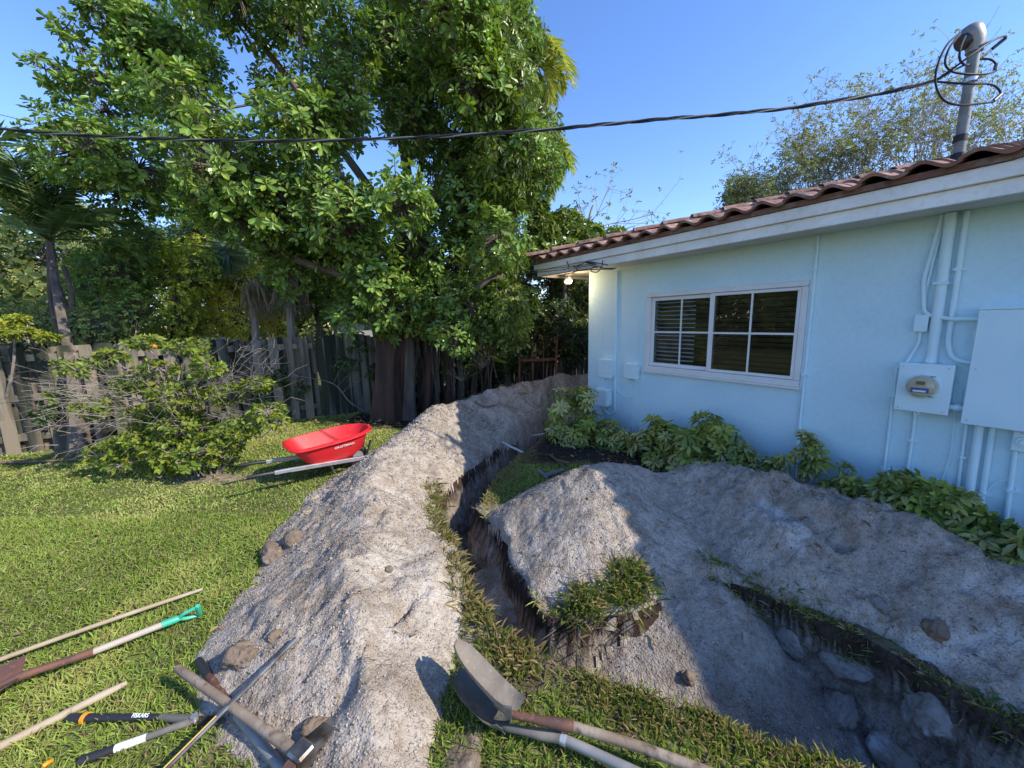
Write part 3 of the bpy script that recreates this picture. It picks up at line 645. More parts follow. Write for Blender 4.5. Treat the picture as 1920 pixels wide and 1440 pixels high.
# window
win = link('window', MB().v and None or bpy.data.meshes.new('window'), house) if False else None
fr = MB(); t = .05
hbox(fr, WS0, WS1, -.05, .03, WZ1 - t, WZ1, .004); hbox(fr, WS0, WS1, -.05, .045, WZ0, WZ0 + t + .01, .004)
hbox(fr, WS0, WS0 + t, -.048, .028, WZ0 + t + .012, WZ1 - t - .002, .004); hbox(fr, WS1 - t, WS1, -.048, .028, WZ0 + t + .012, WZ1 - t - .002, .004)
window = fr.build('window', M['vinyl'], house)
mid = (WS0 + WS1) / 2 + .01
def sash(s0, s1, o, tt, name):
    m = MB(); z0, z1 = WZ0 + t + .014, WZ1 - t - .004
    hbox(m, s0, s1, o, o + .024, z0, z0 + tt, .003); hbox(m, s0, s1, o, o + .024, z1 - tt, z1, .003)
    hbox(m, s0, s0 + tt, o + .001, o + .023, z0 + tt, z1 - tt, .003); hbox(m, s1 - tt, s1, o + .001, o + .023, z0 + tt, z1 - tt, .003)
    cs = (s0 + s1) / 2; cz = (z0 + z1) / 2
    hbox(m, cs - .009, cs + .009, o + .006, o + .02, z0 + tt, cz - .0105); hbox(m, cs - .009, cs + .009, o + .006, o + .02, cz + .0105, z1 - tt)
    hbox(m, s0 + tt, s1 - tt, o + .005, o + .021, cz - .010, cz + .010)
    m.build('sash', M['vinyl'], window)
    for (a, b_) in ((s0 + tt, cs - .009), (cs + .009, s1 - tt)):
        for (c_, d_) in ((z0 + tt, cz - .010), (cz + .010, z1 - tt)):
            g = MB(); hbox(g, a, b_, o + .010, o + .014, c_, d_); g.build('pane', M['glass'], window)
sash(WS0 + t + .002, mid + .02, .0, .030, 'r'); sash(mid - .012, WS1 - t - .002, -.036, .042, 'l')
m = MB(); hbox(m, WS0 - .01, WS1 + .01, .004, .06, WZ0 - .022, WZ0 - .001, .003); m.build('window_sill', M['vinyl'], window)
q = MB(); hbox(q, mid - .026, mid + .026, .026, .034, WZ0 + t + .014, WZ1 - t - .004, .002); q.build('meeting_stile', M['vinyl'], window)
# blinds: one mesh shared by all slats
nsl = 17; zt = WZ1 - .07; zb = WZ0 + .08; bw = (WS1 - WS0 - .14)
mb = MB(); tilt = R(38)
ax = hd * (bw / 4 - .01); ay = (hn * math.cos(tilt) + np.array([0, 0, 1]) * -math.sin(tilt)) * .031; az_ = nrm(np.cross(ax, ay)) * .0013
mb.box((0, 0, 0), ax, ay, az_); sl = mb.build('blind_slat', M['slat'], window, world=False)
first = True
for side in (0, 1):
    for k in range(nsl):
        o = sl if first else sl.copy()
        if not first: COL.objects.link(o)
        first = False; o.parent = window
        P = HW(WS0 + .07 + bw * (.25 + .5 * side), -.10, zt - .03 - (zt - zb - .02) * k / (nsl - 1))
        o.location = Vector(P) - house.location - window.location
        if side == 1: o.rotation_euler = (0, 0, 0)
m = MB(); hbox(m, WS0 + .06, WS1 - .06, -.13, -.075, zt - .012, zt + .03); m.build('blind_headrail', M['slat'], window)
# soffit boards
EO = .46
for k in range(5):
    m = MB(); a = .004 + k * (EO - .03) / 5; hbox(m, SMIN, SEND + .45, a, a + (EO - .03) / 5 - .006, SOF, SOF + .012); m.build('soffit_board', M['soffit'], house)
for k in range(4):
    m = MB(); a = SEND + .004 + k * .15; hbox(m, a, a + .144, -DEEP, -.004, SOF, SOF + .012); m.build('soffit_board', M['soffit'], house)
# fascia: lower deep board, upper drip board
m = MB(); hbox(m, SMIN, 4.93, EO - .028, EO + .012, 2.325, 2.415, .003); m.build('fascia_board', M['fascia'], house)
m = MB(); hbox(m, SMIN, 4.97, EO - .026, EO + .045, 2.417, 2.505, .003); m.build('fascia_board', M['fascia'], house)
m = MB(); hbox(m, 4.894, 4.934, -DEEP, EO - .03, 2.325, 2.415, .003); m.build('fascia_board', M['fascia'], house)
m = MB(); hbox(m, 4.90, 4.968, -DEEP, EO - .03, 2.417, 2.505, .003); m.build('fascia_board', M['fascia'], house)
# roof deck (hip)
TAN = math.tan(R(13.5)); SC_ = 5.03; OC = .54; RZ = 2.506; RT = 4.2
V = [HW(SC_ - .02, OC - .02, RZ), HW(SMIN, OC - .02, RZ), HW(SMIN, OC - RT, RZ + RT * TAN), HW(SC_ - RT, OC - RT, RZ + RT * TAN), HW(SC_ - .02, -DEEP, RZ), HW(SC_ - RT, -DEEP, RZ + RT * TAN)]
m = MB(); m.add(V, [(0, 1, 2, 3), (0, 3, 5, 4)]); m.build('roof_deck', M['tar'], house)
# S-shaped tile: one mesh, copied
TW, TL = .235, .36
def tile_mesh():
    m = MB(); nx = 13; th = .013; rings = []
    for iv, (v, lift) in enumerate(((0, .022), (.5, .012), (1, .002))):
        top = []; bot = []
        for i in range(nx):
            u = i / (nx - 1); hgt = .026 + .026 * math.cos(2 * math.pi * (u - .30))
            xx = (u - .5) * TW * 1.06
            top.append((xx, (v - .0) * (TL + .05), hgt + lift)); bot.append((xx, (v - .0) * (TL + .05), hgt + lift - th - (.010 if iv == 0 else 0)))
        rings.append(top + bot[::-1])
    m.loft(rings, True, True); me = bpy.data.meshes.new('roof_tile'); me.from_pydata(m.v, [], m.f); me.update(); bm_fix(me); me.materials.append(M['tile'])
    me.polygons.foreach_set('use_smooth', [True] * len(me.polygons))
    try: me.set_sharp_from_angle(angle=R(45))
    except Exception: pass
    return me
tm = tile_mesh()
upv = nrm(-hn * -1 * 1 + np.array([0, 0, TAN]))      # up the slope, away from the yard (hn points to the house)
upv = nrm(hn + np.array([0, 0, TAN])); alv = -hd; nv = np.cross(alv, upv)
rs = random.Random(3); count = 0
for row in range(9):
    for k in range(60):
        s = SC_ - .10 - k * TW; t_ = row * TL
        if s < SC_ - 9.2: break
        if s + .12 > SC_ - t_ : continue
        if row >= 5 and s > 1.6 + 0 * row: continue
        if row >= 3 and s > 3.2 - (row - 3) * .1: continue
        if s < -1.6: continue
        if count >= 285: break
        o = bpy.data.objects.new('roof_tile', tm); COL.objects.link(o); o.parent = house; count += 1
        P = HW(s, OC + .035, RZ + .008) + upv * t_ + nv * (0.018)
        jr = rs.gauss(0, .006); a2 = nrm(alv + nv * jr); n2 = np.cross(a2, upv)
        o.matrix_basis = Matrix(((a2[0], upv[0], n2[0], P[0]), (a2[1], upv[1], n2[1], P[1]), (a2[2], upv[2], n2[2], P[2] + rs.gauss(0, .002)), (0, 0, 0, 1)))
        o.location = o.location - house.location
# closure strip under the wavy edge
m = MB(); hbox(m, SMIN, SC_ - .02, OC - .035, OC - .012, 2.507, 2.548); m.build('eave_closure', M['tile'], house)
m = MB(); hbox(m, SC_ - .035, SC_ - .012, -DEEP, OC - .037, 2.507, 2.548); m.build('eave_closure', M['tile'], house)
# hip caps
hv = nrm(-hd + hn + np.array([0, 0, TAN])); hs = nrm(np.cross(hv, (0, 0, 1))); hN = np.cross(hs, hv)
capm = MB(); rings = []
for v, lift, wd_ in ((0, .030, .105), (.5, .020, .098), (1, .006, .088)):
    top = [(math.cos(a) * wd_, v * .46, math.sin(a) * wd_ * .62 + lift) for a in np.linspace(0, math.pi, 9)]; bot = [(p[0] * .86, p[1], (p[2] - lift) * .82 + lift - .004) for p in top]
    rings.append(top + bot[::-1])
capm.loft(rings); cme = bpy.data.meshes.new('hip_cap_tile'); cme.from_pydata(capm.v, [], capm.f); cme.update(); bm_fix(cme); cme.materials.append(M['tile'])
cme.polygons.foreach_set('use_smooth', [True] * len(cme.polygons))
try: cme.set_sharp_from_angle(angle=R(45))
except Exception: pass
for k in range(13):
    o = bpy.data.objects.new('hip_cap_tile', cme); COL.objects.link(o); o.parent = house
    P = HW(SC_ + .02, OC + .02, RZ + .095) + hv * (.40 * k)
    o.matrix_basis = Matrix(((hs[0], hv[0], hN[0], P[0]), (hs[1], hv[1], hN[1], P[1]), (hs[2], hv[2], hN[2], P[2]), (0, 0, 0, 1))); o.location = o.location - house.location

# ------------------------------------------------------------------ things on the wall
def pipe_thing(name, pts, r, label, catg='conduit', group=None, m='bluepaint', straps=(), cap=None):
    """pts in wall coordinates"""
    P = [HW(*p) for p in pts]; o = empty(name, P[-1], label, catg, group)
    # soften corners
    Q = smooth_path(P, .05); b = MB(); b.tube(Q, r, 10); b.build('pipe', M[m], o, smooth=True)
    for (s, z) in straps:
        q = MB(); hbox(q, s - r - .022, s + r + .022, .001, .006, z - .010, z + .010); q.box(HW(s, r + .006, z), hd * (r + .004), hn * (r + .005), np.array([0, 0, .010])); q.build('strap', M[m], o)
    return o
def smooth_path(P, rr, n=5):
    P = [np.asarray(p, float) for p in P]; Q = [P[0]]
    for i in range(1, len(P) - 1):
        a, b, c = P[i - 1], P[i], P[i + 1]; la, lc = np.linalg.norm(a - b), np.linalg.norm(c - b)
        ra = min(rr, la * .45); rc = min(rr, lc * .45); p0 = b + (a - b) / la * ra; p1 = b + (c - b) / lc * rc
        for k in range(n + 1):
            t = k / n; Q.append((1 - t) ** 2 * p0 + 2 * t * (1 - t) * b + t * t * p1)
    Q.append(P[-1]); return Q
pipe_thing('downpipe_conduit', [(1.457, .016, 2.345), (1.452, .016, .1)], .014, 'thin blue-painted conduit running straight down the wall right of the window', straps=[(1.456, 2.05), (1.455, 1.1)])
pipe_thing('service_conduit', [(.672, .035, 2.345), (.660, .035, 1.275)], .032, 'thickest vertical blue pipe rising from the electric meter to the soffit', straps=[(.665, 1.86)])
pipe_thing('curved_conduit', [(.716, .02, 2.345), (.765, .02, 1.90), (.735, .03, 1.64), (.60, .055, 1.60), (.445, .055, 1.60)], .015, 'blue conduit sweeping in a wide curve from soffit into the top of the panel')
pipe_thing('curved_conduit', [(.600, .02, 2.345), (.592, .02, 1.42), (.555, .035, 1.31), (.445, .04, 1.29)], .017, 'blue conduit on the right of the thick pipe, bending into the panel side lower down', straps=[(.597, 1.95)])
pipe_thing('thin_conduit', [(.705, .012, 2.345), (.745, .012, 1.80), (.742, .012, 1.635)], .010, 'thin blue conduit dropping from the soffit to the small junction box')
pipe_thing('thin_conduit', [(.742, .014, 1.505), (.74, .02, 1.42), (.79, .03, 1.27)], .011, 'short kinked blue conduit between the small junction box and the meter')
pipe_thing('thin_conduit', [(.845, .012, 1.22), (.830, .012, -.1)], .010, 'blue conduit passing behind the left side of the meter down to the shrubs', straps=[(.843, 1.0), (.832, .38)])
pipe_thing('thin_conduit', [(.708, .012, .905), (.702, .012, .80), (.698, .012, -.1)], .011, 'thin blue ground conduit dropping below the middle of the meter', straps=[(.701, .66)])
pipe_thing('thin_conduit', [(.440, .014, .87), (.415, .014, -.1)], .011, 'thin blue pipe leftmost of those below the big panel', straps=[(.426, .60)])
pipe_thing('wide_conduit', [(.378, .032, .87), (.362, .032, -.1)], .026, 'wide blue pipe below the left part of the big panel', straps=[(.366, .36)])
pipe_thing('medium_conduit', [(.318, .02, .87), (.300, .02, -.1)], .017, 'medium blue pipe below the big panel, right of the wide one', straps=[(.305, .36)])
pipe_thing('medium_conduit', [(.205, .016, .71), (.180, .016, -.1)], .014, 'blue pipe dropping from the small round-dial switch box', straps=[(.19, .43)])

def box_thing(name, s0, s1, dep, z0, z1, label, catg, mat_='bluepaint', bev=.006, group=None):
    o = empty(name, HW((s0 + s1) / 2, 0, z0), label, catg, group); b = MB(); hbox(b, s0, s1, .001, dep, z0, z1, bev); b.build('housing', M[mat_], o); return o
# meter
mt = box_thing('electric_meter', .527, .805, .115, .913, 1.272, 'square pale blue electric meter box with a round glass meter on its face', 'electric meter')
q = MB(); hbox(q, .522, .810, .116, .126, .908, 1.277, .004); q.build('cover', M['bluepaint'], mt)
def disc(mb, s, z, o0, o1, r0, r1, n=28):
    A = [HW(s + r0 * math.cos(a), o0, z + r0 * math.sin(a)) for a in np.linspace(0, 2 * math.pi, n, endpoint=False)]
    B = [HW(s + r1 * math.cos(a), o1, z + r1 * math.sin(a)) for a in np.linspace(0, 2 * math.pi, n, endpoint=False)]
    mb.loft([A, B]); return mb
ms, mz = .668, 1.11
q = MB(); disc(q, ms, mz, .127, .136, .096, .092); q.build('meter_ring', M['bluepaint'], mt, smooth=True)
q = MB(); A = []
for (o_, r_) in ((.137, .082), (.175, .080), (.200, .074), (.212, .060), (.214, .03)):
    A.append([HW(ms + r_ * math.cos(a), o_, mz + r_ * math.sin(a)) for a in np.linspace(0, 2 * math.pi, 28, endpoint=False)])
q.loft(A); q.build('glass_cover', M['lens'], mt, smooth=True)
q = MB(); hbox(q, ms - .032, ms + .028, .213, .220, mz + .012, mz + .052, .002); q.build('display_bezel', M['lens'], mt)
q = MB(); hbox(q, ms - .025, ms + .021, .2205, .2225, mz + .020, mz + .045); q.build('display', M['lcd'], mt)
q = MB(); hbox(q, ms - .048, ms + .048, .2145, .2165, mz - .040, mz - .004); q.build('name_plate', M['label_blue'], mt)
q = MB(); hbox(q, ms - .034, ms + .034, .217, .2185, mz - .034, mz - .022); q.build('barcode_label', M['white'], mt)
for dz in (.075, -.075):
    q = MB(); hbox(q, ms - .062, ms - .035, .137, .139, mz + dz - .003, mz + dz + .003); q.build('slot', M['black'], mt)
q = MB(); q.tube([HW(ms + .012 + .012 * math.cos(a), .12, .898 + .012 * math.sin(a)) for a in np.linspace(0, 6.28, 12)], .003, 6); q.build('seal_ring', M['white'], mt)
q = MB(); hbox(q, .635, .685, .02, .065, 1.28, 1.315, .006); q.build('hub', M['bluepaint'], mt)
# big panel
pn = box_thing('panel_box', -.22, .452, .125, .872, 1.672, 'large flat pale blue electric panel at the right edge of the wall', 'electric panel')
q = MB(); hbox(q, -.225, .457, .126, .136, .868, 1.660, .004); q.build('door', M['bluepaint'], pn)
q = MB(); hbox(q, -.228, .460, .05, .142, 1.661, 1.682, .003); q.build('rain_lip', M['bluepaint'], pn)
for s_, z_ in ((.55, 1.25), (.785, 1.25), (.55, .93), (.785, .93)):
    q = MB(); q.tube([HW(s_, .126, z_), HW(s_, .130, z_)], .006, 8); q.build('screw', M['steel'], mt)
for s_, z_ in ((.43, 1.63), (.43, .90), (-.19, 1.63), (-.19, .90), (.43, 1.26)):
    q = MB(); q.tube([HW(s_, .136, z_), HW(s_, .140, z_)], .007, 8); q.build('screw', M['steel'], pn)
q = MB(); hbox(q, .10, .16, .13, .150, .858, .885, .003); q.build('hasp', M['bluepaint'], pn)
q = MB(); hbox(q, .457, .470, .06, .10, 1.45, 1.53, .003); q.build('hinge', M['bluepaint'], pn)
nip = empty('pipe_coupling', HW(.49, .05, .96), 'short ribbed blue coupling joining the meter box to the big panel', 'pipe fitting')
for a, b_, r_ in ((.453, .475, .022), (.476, .505, .027), (.506, .526, .020)):
    q = MB(); q.tube([HW(a, .06, .965), HW(b_, .06, .965)], r_, 14); q.build('collar', M['bluepaint'], nip, smooth=True)
jb = box_thing('junction_box', .705, .774, .045, 1.512, 1.632, 'small blank blue junction box above the electric meter', 'junction box', bev=.004)
q = MB(); hbox(q, .702, .777, .046, .050, 1.509, 1.635, .002); q.build('lid', M['bluepaint'], jb)
sb = box_thing('switch_box', .125, .228, .05, .715, .852, 'small square switch box with a round knob under the panel', 'switch box', bev=.005)
q = MB(); disc(q, .176, .785, .051, .068, .036, .034); disc(q, .176, .785, .068, .078, .022, .018); q.build('dial', M['blueplastic'], sb, smooth=True)
# utility boxes near the corner
u1 = box_thing('cable_box', 3.745, 3.985, .075, .812, 1.085, 'upper left pale blue utility box near the house corner with a split cover', 'utility box', 'blueplastic', .012)
q = MB(); hbox(q, 3.742, 3.988, .076, .084, .880, 1.082, .004); q.build('upper_cover', M['blueplastic'], u1)
q = MB(); hbox(q, 3.742, 3.988, .076, .086, .815, .877, .004); q.build('lower_cover', M['blueplastic'], u1)
q = MB(); hbox(q, 3.90, 3.955, .02, .06, .785, .811, .004); q.build('gland', M['blueplastic'], u1)
q = MB(); hbox(q, 3.732, 3.741, .03, .06, .84, .88, .003); q.build('latch', M['blueplastic'], u1)
u2 = box_thing('cable_box', 3.305, 3.515, .07, .845, 1.062, 'single pale blue utility box standing alone left of the window', 'utility box', 'blueplastic', .014)
q = MB(); hbox(q, 3.302, 3.518, .071, .079, .85, 1.058, .004); q.build('cover', M['blueplastic'], u2)
q = MB(); hbox(q, 3.290, 3.302, .03, .055, .935, .965, .003); q.build('latch', M['blueplastic'], u2)
for a in (3.34, 3.46):
    q = MB(); hbox(q, a - .025, a + .025, .015, .05, .832, .846, .002); q.build('gland', M['blueplastic'], u2)
u3 = box_thing('cable_box', 3.765, 4.03, .11, .39, .66, 'lowest and deepest pale blue utility box, just above the corner shrub', 'utility box', 'blueplastic', .03)
q = MB(); hbox(q, 3.775, 4.02, .111, .125, .40, .65, .011); q.build('cover', M['blueplastic'], u3)
q = MB(); hbox(q, 3.75, 3.764, .05, .08, .50, .54, .003); q.build('latch', M['blueplastic'], u3)
def wall_cable(pts, r, label, m='bluepaint'):
    Q = smooth_path([HW(*p) for p in pts], .06); o = empty('wall_cable', Q[-1], label, 'cable'); b = MB(); b.tube(Q, r, 6); b.build('cable', M[m], o, smooth=True); return o
wall_cable([(3.73, .012, 2.30), (3.725, .012, 1.4), (3.73, .012, .75), (3.715, .014, .50), (3.72, .02, .33), (3.80, .02, .26), (3.87, .03, .30), (3.93, .04, .40)], .013, 'painted blue cable bundle from the eave looping under the lowest utility box')
wall_cable([(3.745, .010, 2.30), (3.748, .010, 1.1), (3.74, .010, .42), (3.80, .02, .33), (3.85, .04, .39)], .009, 'second thinner painted cable beside the bundle near the house corner')
wall_cable([(3.43, .03, .84), (3.40, .012, .72), (3.40, .012, .60), (3.50, .012, .565), (3.62, .012, .60), (3.72, .012, .68)], .006, 'thin blue cable hanging in a loop from the lone utility box')
wall_cable([(3.405, .008, .60), (3.40, .008, -.05)], .004, 'very thin blue cable running down the wall below the lone utility box')
wall_cable([(.62, .03, 1.30), (.56, .012, 1.25), (.49, .012, 1.13), (.485, .012, .99)], .004, 'thin painted ground wire curving between the meter and the panel')
wall_cable([(.50, .02, .95), (.49, .012, .60), (.52, .012, .3)], .004, 'faint thin wire hanging below the pipe coupling')
wall_cable([(.20, .012, .50), (.26, .012, .47), (.30, .012, .36)], .004, 'short thin wire arcing left of the pipe under the switch box')

# flood lights under the eave corner
fl = empty('flood_light', HW(4.52, .18, 2.34), 'twin-head flood light under the eave corner with one bulb lit', 'outdoor light')
q = MB(); q.tube([HW(4.52, .18, 2.348), HW(4.52, .18, 2.315)], .055, 16); q.build('base', M['white'], fl, smooth=True)
for k, (ds, do) in enumerate(((.09, -.02), (-.06, .05))):
    a = HW(4.52, .18, 2.31); bdir = nrm(HW(4.52 + ds, .18 + do, 2.23) - a)
    q = MB(); q.tube([a, a + bdir * .04, a + bdir * .05, a + bdir * .12], [.014, .016, .028, .040], 14); q.build('lamp_holder', M['white'], fl, smooth=True)
    q = MB(); q.tube([a + bdir * .115, a + bdir * .135, a + bdir * .15], [.040, .034, .012], 14); q.build('bulb', M['glow'] if k else M['white'], fl, smooth=True)
ll = bpy.data.lights.new('bulb_light', 'POINT'); ll.energy = 3; ll.color = (1, .7, .4); ll.shadow_soft_size = .04
lo = bpy.data.objects.new('bulb_light', ll); COL.objects.link(lo); lo.location = Vector(HW(4.42, .27, 2.14))

# ------------------------------------------------------------------ service mast and cables
MS, MO = .670, .10
mast = empty('service_mast', HW(MS, MO, 2.6), 'grey service mast with rounded weatherhead standing on the tile roof', 'service mast')
q = MB(); q.tube([HW(MS, MO, 2.40), HW(MS, MO, 3.37)], .030, 16); q.build('pipe', M['mast'], mast, smooth=True)
q = MB(); q.tube([HW(MS, MO, 2.60), HW(MS, MO, 2.68), HW(MS, MO, 2.72)], [.060, .046, .037], 14); q.build('roof_boot', M['tar'], mast, smooth=True)
q = MB(); q.tube([HW(MS + .003, MO + .003, 2.795), HW(MS + .003, MO + .003, 2.835)], .0345, 16); q.build('tape_patch', M['tar'], mast, smooth=True)
# weatherhead: hood leaning towards the street side
q = MB(); rings = []
hdv = nrm(hd * .75 - hn * .62)
for (up, fwd, r1, r2) in ((3.35, 0, .042, .040), (3.385, .004, .052, .046), (3.42, .016, .062, .05), (3.455, .026, .064, .05), (3.485, .028, .052, .042), (3.503, .024, .03, .026), (3.508, .02, .008, .008)):
    cc = HW(MS, MO, up) + hdv * fwd; sidev = np.cross(hdv, (0, 0, 1))
    rings.append([cc + hdv * r1 * math.cos(a) + sidev * r2 * math.sin(a) for a in np.linspace(0, 2 * math.pi, 16, endpoint=False)])
q.loft(rings); q.build('hood', M['alu'], mast, smooth=True)
q = MB(); cc = HW(MS, MO, 3.415) + hdv * .052 ; q.tube([cc, cc + hdv * .030 + np.array([0, 0, -.018])], [.050, .045], 16); q.build('insulator_block', M['black'], mast, smooth=True)
q = MB(); q.tube([HW(MS, MO, 3.335), HW(MS, MO, 3.362)], .042, 16); q.tube([HW(MS - .03, MO + .03, 3.348), HW(MS - .07, MO + .03, 3.348)], .010, 8); q.build('clamp', M['alu'], mast, smooth=True)
q = MB(); q.tube([HW(MS, MO, 3.155), HW(MS, MO, 3.178)], .039, 16); q.tube([HW(MS + .03, MO + .02, 3.167), HW(MS + .075, MO + .03, 3.165)], .008, 8); q.tube([HW(MS - .03, MO, 3.167), HW(MS - .055, MO, 3.172)], .009, 8); q.build('cable_bracket', M['steel'], mast, smooth=True)

cabp = [(-700, 120, 3.9), (-300, 190, 3.6), (0, 240, 3.45), (160, 254, 3.4), (320, 261, 3.35), (470, 264, 3.3), (620, 263, 3.25), (780, 258, 3.2), (920, 250, 3.15), (1060, 240, 3.1), (1200, 227, 3.05), (1440, 207, 2.98), (1600, 184, 2.93), (1700, 165, 2.90), (1752, 152, 2.88)]
CP = [at(*p) for p in cabp]
def catmull(P, n=10):
    Q = []
    for i in range(len(P) - 1):
        p0 = P[max(i - 1, 0)]; p1 = P[i]; p2 = P[i + 1]; p3 = P[min(i + 2, len(P) - 1)]
        for k in range(n):
            t = k / n; Q.append(.5 * ((2 * p1) + (-p0 + p2) * t + (2 * p0 - 5 * p1 + 4 * p2 - p3) * t * t + (-p0 + 3 * p1 - 3 * p2 + p3) * t ** 3))
    Q.append(P[-1]); return Q
CQ = catmull(CP, 14)
cab = empty('service_cable', CP[-1], 'thick twisted three-strand power cable crossing the sky to the roof mast', 'power cable')
acc = 0; ang = []; prev = CQ[0]
for p in CQ: acc += np.linalg.norm(p - prev); prev = p; ang.append(acc / .55 * 2 * math.pi)
ends = []
for k in range(3):
    P = []
    for i, p in enumerate(CQ):
        t = nrm(CQ[min(i + 1, len(CQ) - 1)] - CQ[max(i - 1, 0)]); a = nrm(np.cross(t, (0, 0, 1))); b_ = np.cross(a, t); ph = ang[i] + k * 2.094
        P.append(p + (a * math.cos(ph) + b_ * math.sin(ph)) * (.0078 if k else .006))
    ends.append(P[-1]); q = MB(); q.tube(P, .0064 if k else .0048, 7); q.build('strand', M['cable'] if k else M['barecable'], cab, smooth=True)
def loopcable(px, label, r=.0062, base=2.86):
    P = [at(a, b_, c) for a, b_, c in px]; Q = catmull(P, 8); o = empty('drip_loop', P[-1], label, 'power cable'); q = MB(); q.tube(Q, r, 7); q.build('cable', M['cable'], o, smooth=True)
    return o, P
l1, P1 = loopcable([(1800, 62, 2.80), (1775, 85, 2.74), (1757, 125, 2.72), (1755, 160, 2.72), (1770, 188, 2.68), (1800, 197, 2.66), (1840, 194, 2.68), (1862, 190, 2.72), (1876, 177, 2.76), (1868, 163, 2.74), (1850, 157, 2.70), (1810, 157, 2.70), (1752, 153, 2.88)], 'longest black drip loop, sagging lowest below the weatherhead and round the mast')
l2, P2 = loopcable([(1800, 64, 2.80), (1780, 90, 2.74), (1772, 118, 2.74), (1785, 134, 2.74), (1812, 139, 2.72), (1845, 139, 2.74), (1865, 133, 2.80), (1868, 122, 2.83), (1858, 112, 2.84), (1835, 112, 2.90), (1800, 126, 2.94), (1752, 153, 2.88)], 'middle black drip loop from the weatherhead, ending in a dark connector right of the mast')
l3, P3 = loopcable([(1810, 68, 2.80), (1801, 90, 2.74), (1800, 112, 2.74), (1812, 122, 2.76), (1825, 115, 2.94), (1860, 92, 3.0), (1885, 72, 2.98), (1880, 68, 2.92), (1855, 80, 2.72), (1820, 104, 2.68), (1790, 126, 2.72), (1752, 152, 2.88)], 'upper black drip loop crossing in front of the mast and turning back at upper right')
for o, a, b_ in ((l1, P1[7], P1[8]), (l2, P2[6], P2[7]), (l3, P3[5], P3[6])):
    q = MB(); q.tube([a, b_], .011, 8); q.build('connector', M['black'], o, smooth=True)

wirept = [([(1118, 494, 5.05), (1040, 503, 5.6), (990, 506, 6.0), (850, 498, 6.5), (700, 484, 6.8), (580, 474, 7.0), (300, 440, 8), (-100, 380, 9)], 'topmost thin wire stretched from the eave corner leftwards through the big tree'),
          ([(1118, 496, 5.05), (1050, 506, 5.55), (985, 512, 6.0), (900, 515, 6.4), (700, 522, 6.9), (560, 523, 7.2), (300, 521, 7.8), (-60, 515, 8.5)], 'middle thin wire from the eave corner running nearly level to the left'),
          ([(1128, 500, 5.0), (1040, 514, 5.6), (990, 523, 6.0), (930, 535, 6.3), (800, 556, 6.7), (640, 570, 7.0), (500, 576, 7.3), (300, 580, 7.8), (-60, 582, 8.5)], 'lowest thin wire from the eave corner, sagging left past the trunk')]
for P, lab in wirept:
    Q = catmull([at(*p) for p in P], 8); o = empty('thin_wire', Q[0], lab, 'wire'); q = MB(); q.tube(Q, .006, 5); q.build('wire', M['wire'], o, smooth=True)
Q = catmull([at(*p) for p in [(-60, 200, 6), (0, 215, 6), (60, 230, 6), (130, 252, 6), (300, 300, 6)]], 6); o = empty('thin_wire', Q[0], 'thin black wire entering the sky at upper left above the thick cable', 'wire'); q = MB(); q.tube(Q, .005, 5); q.build('wire', M['wire'], o)
# tangle of wires at the eave corner
tw_ = empty('wire_tangle', HW(4.0, .5, 2.36), 'black tangle of tied wires and clips at the eave corner above the light', 'wire')
for P in ([(1155, 503, 5.75), (1135, 503, 5.7), (1115, 500, 5.65), (1108, 508, 5.6), (1120, 510, 5.6), (1128, 500, 5.6), (1130, 488, 5.55)], [(1140, 497, 5.6), (1120, 493, 5.58), (1102, 491, 5.6), (1085, 497, 5.65), (1070, 500, 5.7)],
          [(1062, 490, 5.75), (1066, 498, 5.75), (1064, 504, 5.75), (1056, 506, 5.75)], [(1085, 500, 5.7), (1075, 498, 5.7), (1084, 506, 5.7)], [(1150, 505, 5.75), (1120, 505, 5.7), (1085, 508, 5.8), (1060, 515, 5.85)]):
    q = MB(); q.tube(catmull([onw(p[0], p[1], .525) for p in P], 5), .007, 6); q.build('wire', M['wire'], tw_)
q = MB(); q.tube([onw(1100, 492, .53), onw(1112, 494, .53)], .016, 8); q.build('clamp', M['black'], tw_)

# ------------------------------------------------------------------ fence
fA = np.array([-6.93, 5.0, 0]); fdv = nrm(np.array([4.24, 2.29, 0])); fnv = np.array([fdv[1], -fdv[0], 0])   # towards the yard
def FP(t, o, z): return fA + fdv * t + fnv * o + np.array([0, 0, z])
rf = random.Random(5)
def picket_mesh(mt_, dog=True):
    m = MB(); wv, tv = .066, .008; h = 1.0; c_ = .02
    A = [(-wv, -tv, 0), (wv, -tv, 0), (wv, -tv, h - c_), (wv - .018, -tv, h), (-wv + .018, -tv, h), (-wv, -tv, h - c_)]
    B = [(x_, tv, z_) for x_, y_, z_ in A]
    m.v = A + B; m.f = [(0, 1, 2, 3, 4, 5), (11, 10, 9, 8, 7, 6)] + [(i, (i + 1) % 6 + 0, (i + 1) % 6 + 6, i + 6) for i in range(6)]
    me = bpy.data.meshes.new('picket'); me.from_pydata(m.v, [], m.f); me.update(); bm_fix(me); me.materials.append(mt_); return me
def put_picket(me, par, t, o, h, lean=0, sx_=1):
    ob = bpy.data.objects.new('picket', me); COL.objects.link(ob); ob.parent = par
    P = FP(t, o, -.02); ang = math.atan2(fdv[1], fdv[0]); ob.matrix_basis = Matrix.Translation(Vector(P) - par.location) @ Matrix.Rotation(ang, 4, 'Z') @ Matrix.Rotation(lean, 4, 'Y') @ Matrix.Diagonal((sx_, 1, h, 1))
pm = picket_mesh(M['picket']); pmg = picket_mesh(M['gatepicket'])
fence = empty('wood_fence', FP(0, 0, 0), 'weathered shadow-box wooden fence across the back of the lawn', 'fence')
GT0, GT1 = 3.93, 5.1      # gate span
t_ = -2.2; k = 0
